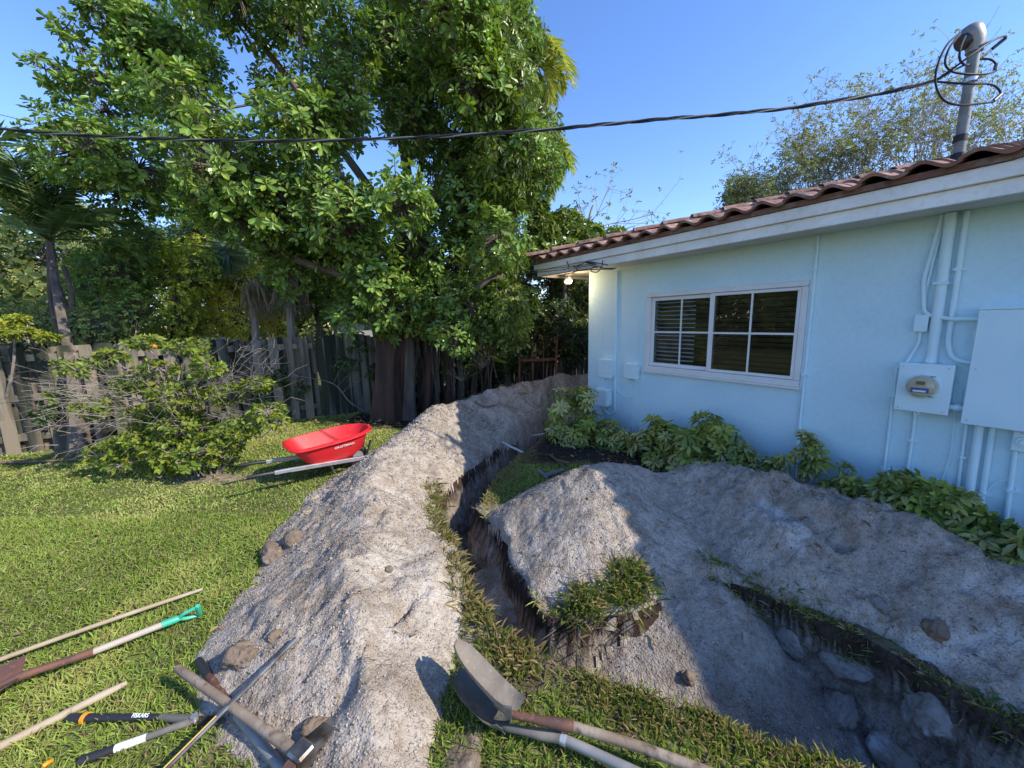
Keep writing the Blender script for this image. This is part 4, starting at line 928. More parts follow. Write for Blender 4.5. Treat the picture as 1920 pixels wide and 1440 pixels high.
while t_ < 11.5:
    if not (GT0 - .03 < t_ < GT1 + .05):
        put_picket(pm, fence, t_ + rf.gauss(0, .004), .045 if k % 2 else -.045, 1.47 + rf.gauss(0, .012), rf.gauss(0, .006), rf.uniform(.95, 1.04))
    t_ += .112; k += 1
for z in (.22, .76, 1.30):
    for a, b_ in ((-2.3, GT0 - .05), (GT1 + .08, 11.6)):
        q = MB(); q.box(FP((a + b_) / 2, 0, z), fdv * (b_ - a) / 2, fnv * .036, np.array([0, 0, .045])); q.build('rail', M['picket'], fence)
for tp in (-2.0, .3, 2.6, GT0 - .06, GT1 + .1, 7.4, 9.6):
    q = MB(); q.box(FP(tp, -.1, .74), fdv * .045, fnv * .045, np.array([0, 0, .76])); q.build('post', M['picket'], fence)
gate = empty('fence_gate', FP(GT0, 0, 0), 'grey arched-top wooden gate in the fence just left of the red trunk', 'gate')
n = 11
for i in range(n):
    u = (i + .5) / n; t2 = GT0 + .04 + u * (GT1 - GT0 - .08)
    put_picket(pmg, gate, t2, .03 if i % 2 else .012, 1.44 + .09 * math.sin(math.pi * min(1, u * 1.15)) , rf.gauss(0, .005), .86)
for z in (.22, .76, 1.28):
    q = MB(); q.box(FP((GT0 + GT1) / 2, -.03, z), fdv * (GT1 - GT0 - .06) / 2, fnv * .03, np.array([0, 0, .045])); q.build('rail', M['picket'], gate)

# ------------------------------------------------------------------ wheelbarrow
ba = nrm(np.array([.75, .66, 0])); bw_ = np.array([-ba[1], ba[0], 0])    # axis towards wheel, far side
BO = np.array([-2.55, 3.67, .02])
def BP(a, w_, z): return BO + ba * a + bw_ * w_ + np.array([0, 0, z])
wb = empty('wheelbarrow', BP(.9, 0, 0), 'red plastic wheelbarrow with silver handles parked against the long dirt ridge', 'wheelbarrow')
def outline(a0, a1, w0, w1, z0, z1, n=48, pw=3.0, fr_=2.2):
    """superellipse: w0 at the back, w1 near the front"""
    r_ = []
    for k in range(n):
        th = 2 * math.pi * k / n; c_, s_ = math.cos(th), math.sin(th); p = fr_ if c_ > 0 else pw + 2
        cx = math.copysign(abs(c_) ** (2 / p), c_); sy_ = math.copysign(abs(s_) ** (2 / p), s_)
        u = (cx + 1) / 2; a = a0 + (a1 - a0) * u; ww = w0 + (w1 - w0) * u; r_.append(BP(a, sy_ * ww, z0 + (z1 - z0) * u))
    return r_
q = MB()
R0 = outline(.27, 1.12, .285, .30, .402, .465); R1 = outline(.25, 1.14, .305, .32, .390, .452); R1b = outline(.25, 1.14, .307, .322, .380, .440)
R2 = outline(.285, 1.10, .275, .285, .378, .438); R3 = outline(.40, 1.03, .215, .20, .215, .24); R4 = outline(.50, .93, .175, .15, .165, .17)
I4 = outline(.51, .92, .168, .143, .176, .181); I3 = outline(.41, 1.02, .207, .192, .222, .247)
q.loft([R4, R3, R2, R1b, R1, R0, outline(.285, 1.105, .273, .287, .402, .465), I3, I4], True, True); q.build('tray', M['red'], wb, smooth=True)
for sg in (-1, 1):
    hn_ = 'handle'
    q = MB(); q.box(BP(.66, sg * .205, .175), ba * .43 - np.array([0, 0, .035]), bw_ * .017, np.array([0, 0, .021]), .004)
    ho = q.build('handle', M['steel'], wb)
    tip0 = BP(.10, sg * .212, .222); q = MB()
    q.box(BP(.17, sg * .210, .216), ba * .075 - np.array([0, 0, .004]), bw_ * .018, np.array([0, 0, .019]), .005); q.build('tube_sleeve', M['steel'], wb)
    q = MB(); q.tube([BP(.10, sg * .212, .222), BP(.02, sg * .216, .230), BP(-.12, sg * .219, .240), BP(-.125, sg * .219, .240)], [.021, .017, .0175, .014], 12); q.build('grip', M['black'], wb, smooth=True)
    q = MB(); q.tube(smooth_path([BP(.62, sg * .19, .16), BP(.66, sg * .215, .02), BP(.82, sg * .215, .015), BP(.95, sg * .17, .13)], .06), .011, 8); q.build('leg', M['bar'], wb, smooth=True)
    q = MB(); q.tube([BP(1.10, sg * .09, .30), BP(1.06, sg * .07, .14)], .010, 8); q.build('tray_brace', M['black'], wb)
q = MB(); q.tube([BP(.64, -.2, .10), BP(.64, .2, .10)], .007, 6); q.build('cross_brace', M['bar'], wb)
whl = MB()
rings = []
for k in range(25):
    a = 2 * math.pi * k / 24; cdir = ba * math.cos(a) + np.array([0, 0, 1]) * math.sin(a); c0 = BP(.97, 0, .125) + cdir * .09
    rings.append([c0 + (cdir * math.cos(b2) + bw_ * math.sin(b2)) * .032 for b2 in np.linspace(0, 2 * math.pi, 10, endpoint=False)])
whl.loft(rings, False, False); wo_ = whl.build('wheel', M['black'], wb, smooth=True)
q = MB(); q.tube([BP(.97, -.03, .125), BP(.97, .03, .125)], .06, 18); q.build('rim', M['steel'], wo_, smooth=True)
q = MB(); q.tube([BP(.97, -.12, .125), BP(.97, .12, .125)], .009, 8); q.build('axle', M['bar'], wb)
# hardware and lettering on the tray
def text_mesh(txt, size, name, mat_, parent, O, xv, yv, ext=.0006):
    cu = bpy.data.curves.new('t', 'FONT'); cu.body = txt; cu.size = size; cu.extrude = ext; cu.align_x = 'CENTER'; cu.align_y = 'CENTER'; cu.offset = size * .02
    to = bpy.data.objects.new('t', cu); COL.objects.link(to); bpy.context.view_layer.update()
    me = bpy.data.meshes.new_from_object(to.evaluated_get(bpy.context.evaluated_depsgraph_get())); bpy.data.objects.remove(to)
    me.materials.clear(); me.materials.append(mat_); xv = nrm(xv); zv = nrm(np.cross(xv, yv)); yv = np.cross(zv, xv)
    o = link(name, me, parent); off = Vector(O)
    p = parent
    while p is not None: off = off - p.location; p = p.parent
    o.matrix_basis = Matrix(((xv[0], yv[0], zv[0], off.x), (xv[1], yv[1], zv[1], off.y), (xv[2], yv[2], zv[2], off.z), (0, 0, 0, 1))); return o
# side face near: between R2 (rim) and R3 at a ~ .8, w negative
pa = BP(.74, -.2765, .406); pb = BP(.74, -.208, .2275); upx = nrm(pa - pb); pc = pb + (pa - pb) * .70
fx = nrm(BP(.95, -.2785, .424) - BP(.6, -.276, .397)); nn_ = nrm(np.cross(fx, upx)); 
text_mesh('CRAFTSMAN', .036, 'lettering', M['white'], wb, pc + fx * .02 + (nn_ if nn_ @ (np.array([0, 0, 1.65]) - pc) > 0 else -nn_) * .006, fx, upx)

# ------------------------------------------------------------------ hand tools
def shaft(pts, r, m, parent, name='shaft', n=10, wob=0):
    q = MB(); q.tube(pts, r, n); return q.build(name, M[m], parent, smooth=True)
def lerp(a, b, t): return np.asarray(a) * (1 - t) + np.asarray(b) * t
def V3(x, y, z): return np.array([x, y, z], float)
# 1 long thin pole, passing under the brown spade
A = V3(*gp(-260, 1345)[:2], .03); B = gp(380, 1105, .04)
rk = empty('wooden_pole', lerp(A, B, .5), 'long thin pale wooden pole farthest back of the tools on the left grass', 'tool handle')
P = [lerp(A, B, t) + V3(0, 0, .012 * math.sin(t * 3)) for t in np.linspace(0, 1, 9)]; shaft(P, [.0115] * 8 + [.009], 'wood', rk)
# 2 D-handled spade with brown steel
A = gp(40, 1268, .075); B = gp(175, 1222, .062); C_ = gp(318, 1166, .062)
d_ = nrm(C_ - A); sd_ = nrm(np.cross(d_, (0, 0, 1)))
sp = empty('garden_spade', A, 'brown steel spade with pale shaft and green plastic D-grip lying on the lawn', 'spade')
q = MB(); rows = []
for t, wv, zz in ((0, .095, .0), (-.06, .112, -.004), (-.14, .115, -.012), (-.22, .112, -.026), (-.28, .10, -.04), (-.32, .07, -.05), (-.345, .01, -.056)):
    c0 = A + d_ * t + V3(0, 0, zz); row = []
    for u in np.linspace(-1, 1, 9):
        row.append(c0 + sd_ * wv * u + V3(0, 0, .030 * u * u - .018 * (1 if abs(u) < .2 else 0) + (.012 if t == 0 else 0)))
    rows.append(row)
th = V3(0, 0, -.0035); q.loft([r_ + [p + th for p in r_[::-1]] for r_ in rows]); q.build('blade', M['rust'], sp, smooth=True)
q = MB(); q.tube([A - d_ * .10 + V3(0, 0, -.012), A + V3(0, 0, .0), A + d_ * .05, lerp(A, B, .7), B, B + d_ * .001], [.008, .020, .017, .018, .021, .021], 12); q.build('socket', M['rust'], sp, smooth=True)
shaft([B, C_], .0165, 'palewood', sp)
gw = nrm(sd_ * .55 + V3(0, 0, .85)); q = MB(); e0 = C_ + d_ * .035
q.tube([C_ - d_ * .03, C_ + d_ * .03, C_ + d_ * .045], [.0185, .019, .014], 12)
g1 = e0 + gw * .055 + d_ * .09; g2 = e0 - gw * .048 + d_ * .09
q.tube(smooth_path([e0, e0 + gw * .035 + d_ * .03, g1], .03), .0095, 8); q.tube(smooth_path([e0, e0 - gw * .032 + d_ * .03, g2], .03), .0095, 8)
q.tube([g1 + gw * .012, g1, g2, g2 - gw * .012], [.010, .014, .014, .010], 10); q.build('grip', M['green'], sp, smooth=True)
# 3 short wooden handle at lower left
A = gp(-160, 1480, .028); B = gp(238, 1280, .032)
o = empty('broken_pole', B, 'stout pale wooden handle in the lower left corner, end resting on the grass', 'tool handle')
P = [lerp(A, B, t) for t in np.linspace(0, 1, 8)]; shaft(P, [.0165] * 6 + [.0175, .011], 'wood', o)
# 4 loppers
lp = empty('loppers', gp(350, 1352, .02), 'black loppers with white printed handles and an orange ring half sunk in grass', 'loppers')
A = gp(130, 1347, .020); B = gp(300, 1345, .024); C_ = gp(365, 1350, .035)
shaft([A, lerp(A, B, .4), B], [.019, .016, .013], 'black', lp, 'upper_handle'); shaft([B, lerp(B, C_, .5), C_], [.012, .016, .020], 'dullsteel', lp, 'pivot_arm')
q = MB(); a = lerp(A, B, .16); q.tube([a, a + nrm(B - A) * .016], .0215, 14); q.build('ring', M['orange'], lp, smooth=True)
tn = nrm(B - A); text_mesh('FISKARS', .020, 'lettering', M['white'], lp, lerp(A, B, .80) + V3(0, -.004, .0150), tn, V3(0, .85, .5))
D_ = gp(150, 1428, .025); E_ = gp(330, 1362, .032); shaft([D_, lerp(D_, E_, .35)], [.019, .016], 'black', lp, 'lower_handle'); shaft([lerp(D_, E_, .35), lerp(D_, E_, .40), lerp(D_, E_, .68)], [.015, .0155, .014], 'white', lp, 'printed_sleeve')
shaft([lerp(D_, E_, .68), E_, C_], [.013, .014, .017], 'dullsteel', lp, 'pivot_arm')
q = MB(); q.tube([C_ - V3(0, 0, .012), C_ + V3(0, 0, .022)], .014, 12); q.build('pivot_bolt', M['steel'], lp, smooth=True)
q = MB(); bl = nrm(gp(420, 1352, .02) - C_); sv = np.cross(bl, (0, 0, 1)); q.loft([[C_ + bl * t + sv * w1 + V3(0, 0, z1) for w1, z1 in ((-ww, 0), (ww, .004), (ww, -.002), (-ww, -.004))] for t, ww in ((0, .018), (.05, .022), (.10, .016), (.135, .004))]); q.build('blade', M['bar'], lp)
a = gp(88, 1436, .03); o = empty('orange_strap', a, 'small bright orange strap end poking from the grass in the bottom left corner', 'strap'); q = MB(); q.tube(catmull([gp(80, 1444, .01), gp(84, 1434, .04), gp(96, 1427, .03)], 4), .008, 6); q.build('loop', M['orange'], o, smooth=True)
# 5 steel digging bar
A = gp(262, 1490, .045); B = on(HL, 556, 1208) + V3(0, 0, .03); 
o = empty('digging_bar', A, 'thin bare steel digging bar leaning across the other handles onto the dirt', 'digging bar')
shaft([lerp(A, B, t) for t in (0, .4, .7, 1)], [.0105, .0105, .0115, .0125], 'bar', o, 'bar', 8)
q = MB(); q.tube([lerp(A, B, .0) + V3(0, .0, .0085), lerp(A, B, .42) + V3(0, 0, .0085)], .004, 5); q.build('paint_stripe', M['yellowstripe'], o)
# 6 mattock
A = gp(332, 1252, .115); B = gp(562, 1416, .115)
o = empty('mattock', B, 'mattock with old grey wooden handle, its steel head at the edge of the dirt', 'mattock')
shaft([A, lerp(A, B, .05), lerp(A, B, .3), lerp(A, B, .7), B], [.014, .018, .0175, .018, .021], 'oldwood', o)
hv_ = nrm(B - A); hs_ = nrm(np.cross(hv_, (0, 0, 1))); hc = B + hv_ * .01
q = MB(); q.box(hc, hv_ * .036, hs_ * .034, V3(0, 0, .036), .008); q.build('eye', M['bar'], o)
q = MB(); q.loft([[hc + hs_ * t + V3(0, 0, zc) + hv_ * (ww * i) + V3(0, 0, hh * j) for i, j in ((-1, -1), (1, -1), (1, 1), (-1, 1))] for t, ww, hh, zc in ((-.03, .02, .02, 0), (-.12, .03, .010, -.01), (-.20, .042, .003, -.04))]); q.build('adze_blade', M['bar'], o)
q = MB(); q.loft([[hc + hs_ * t + V3(0, 0, zc) + hv_ * (ww * i) + V3(0, 0, ww * j) for i, j in ((-1, -1), (1, -1), (1, 1), (-1, 1))] for t, ww, zc in ((.03, .02, 0), (.12, .014, -.01), (.22, .003, -.05))]); q.build('pick_point', M['rust'], o)
# 7 second tool, black end cap, brown then grey shaft
A = gp(372, 1238, .05); B = gp(392, 1268, .05); C_ = gp(445, 1340, .05); D_ = gp(545, 1462, .05)
o = empty('fibreglass_shovel', C_, 'long-handled tool with black grip and brown-grey shaft lying under the mattock handle', 'shovel')
shaft([A, lerp(A, B, .5), B], [.017, .020, .018], 'black', o, 'end_grip'); shaft([B, lerp(B, C_, .5), C_], .0165, 'rust', o, 'brown_shaft'); shaft([C_, D_], .0185, 'greyfibre', o, 'grey_shaft')
# 8 and 9: two round-point shovels stacked
def round_shovel(name, heel, d, length, width, up, mats, label, shaft_pts, shaft_m, sock_len=.16, cup=.035, rot=0):
    o = empty(name, heel, label, 'shovel'); d = nrm(d); s = nrm(np.cross(d, up)); up = np.cross(s, d); q = MB(); rows = []
    for t in np.linspace(0, 1, 13):
        if t < .12: ww = width * (.72 + .28 * t / .12)
        elif t < .55: ww = width * (1 - .03 * (t - .12))
        else: ww = width * .987 * math.sqrt(max(0.0, 1 - ((t - .55) / .452) ** 2.2))
        ww = max(ww, .004)
        row = []
        for u in np.linspace(-1, 1, 11):
            hump = -.016 * math.exp(-(u / .18) ** 2) * (1 - t) ** 1.3
            row.append(heel + d * (t * length) + s * (ww * u) + up * (cup * u * u * (1 - .3 * t) + .05 * t * t - .0 + hump + (.012 * math.exp(-(t / .04) ** 2) if abs(u) > .3 else 0)))
        rows.append(row)
    th = up * -.0028; q.loft([r_ + [p + th for p in r_[::-1]] for r_ in rows]); q.build('blade', M[mats[0]], o, smooth=True)
    q = MB(); S = shaft_pts; P = [heel + d * .09 - up * .012, heel + d * .02, lerp(heel, S[0], .5) + V3(0, 0, .004), S[0]]
    q.tube(smooth_path(P, .03), np.linspace(.008, .021, len(smooth_path(P, .03))).tolist(), 12); q.build('socket', M[mats[1]], o, smooth=True)
    shaft(S, [.018] * len(S), shaft_m, o); return o, s, up
h2 = gp(948, 1368, .045); tip = gp(868, 1300, .03); dd = nrm(tip - h2)
sh2, _, _ = round_shovel('grey_shovel', h2, dd, .31, .080, nrm(V3(.10, .25, 1)), ('dullsteel', 'dullsteel'), 'dull grey round-point shovel underneath, with smooth grey shaft and pale collar', [gp(1052, 1383, .06), gp(1250, 1475, .06)], 'greyfibre', cup=.04)
a = gp(1052, 1383, .06); b_ = gp(1062, 1388, .06); q = MB(); q.tube([a, b_], .0215, 14); q.build('collar', M['collar'], sh2, smooth=True)
h1 = gp(962, 1345, .115); tip = gp(872, 1262, .16); dd = nrm(tip - h1)
sh1, _, _ = round_shovel('wooden_shovel', h1, dd, .36, .082, nrm(V3(.30, .50, 1)), ('dirtysteel', 'rust'), 'dirt-caked round-point shovel on top of the other, with rusty socket and wooden shaft', [gp(1075, 1362, .105), gp(1200, 1400, .09), gp(1400, 1475, .075)], 'oldwood', cup=.05)

# ------------------------------------------------------------------ loose lumps, rocks, roots, pipes
def lump(name, P, r, m, label, catg, seed, flat=.7, group=None, ang=0):
    bm = bmesh.new(); bmesh.ops.create_icosphere(bm, subdivisions=4, radius=1); rg = random.Random(seed); o3 = [rg.uniform(-50, 50) for _ in range(3)]
    pts = np.array([v.co[:] for v in bm.verts]); n1 = fbm(pts[:, 0] * 1.3 + o3[0], pts[:, 1] * 1.3 + pts[:, 2] * .9 + o3[1], 4, seed); n2 = fbm(pts[:, 0] * 5 + o3[1], pts[:, 2] * 5 + pts[:, 1] * 4 + o3[2], 3, seed + 1)
    if ang:
        rgn = np.random.default_rng(seed); pl = nrm(rgn.normal(0, 1, (16, 3))); dd = rgn.uniform(.62, .92, 16); u = nrm(pts); q_ = (u @ pl.T); lim = np.min(np.where(q_ > .05, dd / np.maximum(q_, .05), 9), 1); n1 = (np.minimum(lim, 1.15) - 1) * 3.3 + .25 * n1; n2 = n2 * .7
    rr = 1 + .34 * n1 + .22 * n2 + .08 * fbm(pts[:, 0] * 14, pts[:, 1] * 14 + pts[:, 2] * 11, 2, seed + 3); pts = pts * rr[:, None] * np.array([r[0], r[1], r[2]])
    for v, p in zip(bm.verts, pts): v.co = p
    me = bpy.data.meshes.new(name); bm.to_mesh(me); bm.free(); me.polygons.foreach_set('use_smooth', [True] * len(me.polygons))
    o = link(name, me, None, M[m]); o.location = Vector(P); o.rotation_euler = (rg.uniform(-.3, .3), rg.uniform(-.3, .3), rg.uniform(0, 6)); return tag(o, label, catg, group)
p = on(HL, 452, 1235); lump('soil_lump', p + V3(0, 0, .02), (.075, .06, .05), 'clump', 'big brown crumbly lump at the left foot of the dirt ridge behind the handles', 'dirt lump', 1)
p = on(HL, 515, 1196); lump('soil_lump', p + V3(0, 0, .008), (.030, .028, .022), 'clump', 'small brown lump near the tip of the steel bar', 'dirt lump', 2)
p = on(HL, 590, 1372); lump('soil_lump', p + V3(0, 0, .015), (.052, .045, .035), 'clump', 'pale round lump of dirt beside the mattock head', 'dirt lump', 3)
p = on(HL, 550, 1015); lump('soil_lump', p + V3(0, 0, .02), (.085, .06, .05), 'clump', 'grey-brown lump in the saddle at the lawn edge of the ridge', 'dirt lump', 4)
p = on(HL, 510, 1045); lump('soil_lump', p + V3(0, 0, .02), (.10, .07, .05), 'clump', 'long lump on the left edge of the ridge, nearest the lawn', 'dirt lump', 5)
p = on(HL, 730, 1070); lump('soil_lump', p + V3(0, 0, .008), (.022, .02, .018), 'clump', 'small dark clod alone on the middle of the ridge', 'dirt lump', 6)
p = on(HR, 1755, 1185); lump('stone', p + V3(0, 0, .01), (.050, .045, .04), 'clump', 'rounded brown stone set in the face of the right-hand heap', 'stone', 7)
p = on(HR, 1648, 1130); lump('stone', p + V3(0, 0, -.005), (.06, .04, .03), 'rock', 'white chalky patch of limestone on the right-hand heap', 'stone', 8)
p = on(HR, 1290, 1270); lump('soil_lump', p + V3(0, 0, .0), (.04, .035, .03), 'clump', 'grey lump low on the sand slide above the near trench lip', 'dirt lump', 9)
for (a, b_, z, rr, sd_, lab) in ((1478, 1215, 0, (.15, .06, .08), 21, 'tan limestone slab slanting in the trench under the far lip'), (1575, 1330, 0, (.15, .07, .09), 22, 'white-faced limestone slab in the middle of the wide trench'),
                             (1590, 1262, 0, (.12, .07, .07), 23, 'brownish rock chunk above the white slab in the trench'), (1730, 1350, 0, (.17, .08, .10), 24, 'large dark rock slab at lower right of the trench'), (1690, 1420, 0, (.15, .10, .05), 25, 'grey slab at the bottom edge inside the trench')):
    P = on(lambda x_, y_: np.maximum(G(x_, y_), HR(x_, y_)), a, b_) + V3(0, 0, rr[2] * .25); lump('rock', P, rr, 'rock', lab, 'rock', sd_, ang=1)
p = gp(795, 1360, .02); lump('stone', p, (.022, .016, .012), 'rock', 'small grey stone in the grass left of the stacked shovels', 'stone', 31)
p = gp(860, 1425, .01); lump('soil_lump', p, (.16, .08, .018), 'clump', 'flat pale slab of dirt on the grass at the bottom edge', 'dirt lump', 32)

def stick(pts, r, m, label, catg='stick', name='stick'):
    Q = catmull([np.asarray(p) for p in pts], 6); o = empty(name, Q[0], label, catg); q = MB(); q.tube(Q, list(np.linspace(r, r * .6, len(Q))), 6); q.build('shaft', M[m], o, smooth=True)
stick([gp(942, 830, .06), gp(982, 849, .02)], .019, 'pvc', 'white PVC pipe stub bridging the trench near its bend', 'pipe', 'pvc_pipe')
stick([gp(975, 820, -.08), gp(1030, 812, -.02)], .016, 'pvc', 'dirty pale pipe crossing low in the far trench under the shrub', 'pipe', 'pvc_pipe')
stick([gp(1020, 893, .03), gp(1058, 880, .05)], .028, 'pipe', 'short dark grey pipe offcut on the turf island', 'pipe', 'pipe_offcut')
stick([gp(1010, 882, .02), gp(1026, 896, .04)], .024, 'pipe', 'second dark pipe offcut with open end beside the first', 'pipe', 'pipe_offcut')
stick([gp(1030, 852, .03), gp(1045, 862, .05), gp(1075, 868, .04), gp(1105, 862, .06)], .010, 'root', 'bent pale root lying on the dark mulch behind the heap', 'root', 'root')
stick([gp(1035, 850, .03), gp(1040, 860, .03), gp(1060, 878, .03)], .009, 'root', 'curled root beside the pipe offcuts', 'root', 'root')
stick([on(HL, 890, 755) + V3(0, 0, .02), on(HL, 908, 766) + V3(0, 0, .03), on(HL, 932, 762) + V3(0, 0, .02)], .014, 'root', 'dark root poking out of the top of the far ridge', 'root', 'root')
stick([gp(900, 1120, -.02), gp(885, 1132, .0), gp(895, 1112, .04)], .006, 'root', 'small reddish root sticking out over the trench', 'root', 'root')
stick([on(HR, 1185, 1065), on(HR, 1198, 1078) + V3(0, 0, .01), on(HR, 1210, 1100)], .006, 'root', 'thin dark root on the front face of the grey heap', 'root', 'root')
stick([gp(933, 1215, -.02), gp(937, 1190, .05)], .007, 'oldwood', 'splinter of wood standing at the trench lip near the sod', 'stick')
stick([gp(0, 868, .02), gp(140, 862, .03), gp(175, 858, .03)], .02, 'root', 'low dirt-coloured log along the foot of the left fence', 'log', 'log')
# hanging roots in the trench wall
hr_ = empty('hanging_roots', V3(.1, 2.1, 0), 'fine hanging roots trailing down the trench wall below the sod', 'roots')
rg = np.random.default_rng(4)
for k in range(26):
    i = rg.integers(18, len(T_POLY) - 4); P0 = lerp(T_POLY[i], T_POLY[i + 1], rg.uniform()); P0 = V3(P0[0], P0[1], -.02)
    if P0[0] > 1.0 and rg.uniform() < .4: continue
    cen = nrm(V3(-P0[0] * .2 + rg.normal(0, .6), -1 + rg.normal(0, .5), 0)); L_ = rg.uniform(.06, .2)
    q = MB(); q.tube(catmull([P0, P0 + cen * .03 + V3(0, 0, -.3 * L_), P0 + cen * .05 + V3(rg.normal(0, .02), 0, -.7 * L_), P0 + cen * .03 + V3(rg.normal(0, .03), 0, -L_)], 3), .0022, 4); q.build('root', M['root'], hr_)
# plate and paper by the wall on the right
o = empty('metal_plate', gp(1885, 985, .05), 'small dull grey plate leaning at the foot of the wall under the panel', 'plate'); q = MB(); q.box(HW(.20, .10, .14), hd * .07, nrm(hn * .25 + V3(0, 0, 1)) * .07, hn * .006, .003); q.build('sheet', M['brownplate'], o)
o = empty('crumpled_card', gp(1840, 975, .08), 'crumpled white card caught in the shrub near the wall', 'litter'); q = MB(); c0 = HW(.33, .24, .14)
q.add([c0 + hd * a + hn * b_ + V3(0, 0, z) for a, b_, z in ((-.06, 0, 0), (.05, .01, .03), (.045, -.02, .085), (-.055, -.03, .06), (0, 0, .06))], [(0, 1, 4), (1, 2, 4), (2, 3, 4), (3, 0, 4)]); q.build('card', M['white'], o)

# rusty frame leaning behind the far heap
rfm = empty('rusty_frame', at(1008, 700, 8.0), 'rusty rectangular metal frame standing behind the far end of the ridge', 'metal frame')
def bar2(a, b_, r, n='rail'):
    q = MB(); A = at(*a); B = at(*b_); d = nrm(B - A); s = nrm(np.cross(d, (0, 1, 0))); q.box((A + B) / 2, (B - A) / 2, s * r, np.cross(d, s) * r * .6); q.build(n, M['rustframe'], rfm)
bar2((1042, 710, 8), (1044, 630, 8), .024, 'post'); bar2((974, 720, 8), (974, 648, 8), .020, 'post'); bar2((976, 676, 8), (1040, 673, 8), .028); bar2((1010, 630, 8.0), (1042, 630, 8), .018)
for xx in (998, 1019, 1000, 1026): bar2((xx, 712, 8.03), (xx, 640 if xx in (998, 1019) else 680, 8.03), .010, 'bar')

# ------------------------------------------------------------------ vegetation
def inpoly(x, y, P):
    ins = np.zeros(np.shape(x), bool); n = len(P)
    for i in range(n):
        ax, ay = P[i]; bx, by = P[(i + 1) % n]
        ins ^= ((ay > y) != (by > y)) & (x < (bx - ax) * (y - ay) / (by - ay + 1e-12) + ax)
    return ins
def poly_blobs(poly, n, Y0, Y1, r0, r1, rg, inset=.8, sq=1.0):
    """clumps of a crown; an outline seen from the lawn, given real depth"""
    P = np.array(poly, float); lo, hi = P.min(0), P.max(0); out = []; tries = 0
    while len(out) < n and tries < 20000:
        tries += 1; x = rg.uniform(lo[0], hi[0]); y = rg.uniform(lo[1], hi[1]); Y = rg.uniform(Y0, Y1); r = rg.uniform(r0, r1); rp = r / Y * FPX * inset
        if all(inpoly(np.array(x + dx), np.array(y + dy), P) for dx, dy in ((0, 0), (rp, 0), (-rp, 0), (0, rp), (0, -rp))):
            c_ = at(x, y, Y)
            if all(np.linalg.norm(c_ - b_[0]) > (r + b_[1][0]) * .42 for b_ in out[-400:]): out.append((c_, np.array([r, r, r * sq])))
    return out
def foliage(name, blobs, nros, k, L, W, colf, seed, mat_, parent, up=.5, el=(.1, .9), shape='obovate', droop=.12, shell=.5, twig=None, down=0, jl=.25, stuff=True):
    rg = np.random.default_rng(seed); P, O, idx = blob_points(blobs, nros, rg, shell)
    O = nrm(O + np.array([0, 0, up]) + rg.normal(0, .3, O.shape)); 
    if down: O = nrm(O * (1 - down) + np.array([0, 0, -1.0]) * down)
    V, F, C = rosettes(P, O, k, L, W, colf, rg, el=el, shape=shape, droop=droop, jl=jl)
    o = npmesh(name, V, F, M[mat_], parent, col=C)
    if stuff: o['kind'] = 'stuff'
    if twig is not None:
        C0 = np.array([b_[0] for b_ in blobs])[idx]; m = rg.uniform(0, 1, len(P)) < twig[2]
        mid = C0[m] * .45 + P[m] * .55 + rg.normal(0, .05, (m.sum(), 3)) + np.array([0, 0, -.04])
        g = cat([segs(C0[m], mid, twig[1] * 1.6, twig[1] * 1.1), segs(mid, P[m], twig[1], twig[1] * .5)])
        t_ = npmesh('twigs', g[0], g[1], M[twig[0]], parent); t_['kind'] = 'stuff'
    return P, O
def limb(parent, pts, r0, r1, m, name='branch', n=8, seed=0):
    Q = catmull([np.asarray(p, float) for p in pts], 6); rg = random.Random(seed)
    rr = [r0 + (r1 - r0) * (i / (len(Q) - 1)) for i in range(len(Q))]; rr = [a * rg.uniform(.93, 1.08) for a in rr]
    q = MB(); q.tube(Q, rr, n); q.build(name, M[m], parent, smooth=True); return Q
def connect(parent, nodes, blobs, r, m, seed):
    nodes = np.array(nodes); rg = np.random.default_rng(seed); q = MB()
    for c_, rr in blobs:
        d = np.linalg.norm(nodes - c_, axis=1) + .35 * np.maximum(0, nodes[:, 2] - c_[2]); a = nodes[d.argmin()]; v = c_ - a; Ln = np.linalg.norm(v)
        p1 = a + v * .35 + rg.normal(0, .06, 3) * Ln + np.array([0, 0, .08 * Ln]); p2 = a + v * .7 + rg.normal(0, .05, 3) * Ln + np.array([0, 0, .05 * Ln])
        Q = catmull([a, p1, p2, c_], 3); q.tube(Q, list(np.linspace(r * (1 + .25 * Ln), r * .35, len(Q))), 5, False)
    b0 = q.build('branches', M[m], parent, smooth=True); b0['kind'] = 'stuff'; return b0

# --- the big tree with aerial roots
TB = np.array([-2.05, 6.75, 0])
big = empty('fig_tree', TB, 'huge glossy-leaved tree with reddish trunk and aerial roots filling the upper left', 'tree')
def flute(parent, pts, r, m, name, n=26, depth=.22, seed=0, lobes=5):
    Q = catmull([np.asarray(p, float) for p in pts], 8); q = MB(); rings = []
    for i, p in enumerate(Q):
        t = i / (len(Q) - 1); rr = np.interp(t, np.linspace(0, 1, len(r)), r); ring = []
        for k in range(n):
            a = 2 * math.pi * k / n; f = 1 + depth * math.sin(a * lobes + seed + .5 * math.sin(t * 5 + seed)) + depth * .5 * math.sin(a * (lobes * 2 + 1) + seed * 2 + t * 2) + .04 * math.sin(a * 3 + t * 21)
            ring.append(p + np.array([math.cos(a), math.sin(a), 0]) * rr * f)
        rings.append(ring)
    q.loft(rings); return q.build(name, M[m], parent, smooth=True)
flute(big, [at(736, 790, 6.7) - V3(0, 0, .1), at(736, 700, 6.75), at(742, 620, 6.8), at(760, 520, 6.9), at(780, 380, 7.0)], [.36, .25, .24, .25, .28, .24], 'redbark', 'trunk', seed=1)
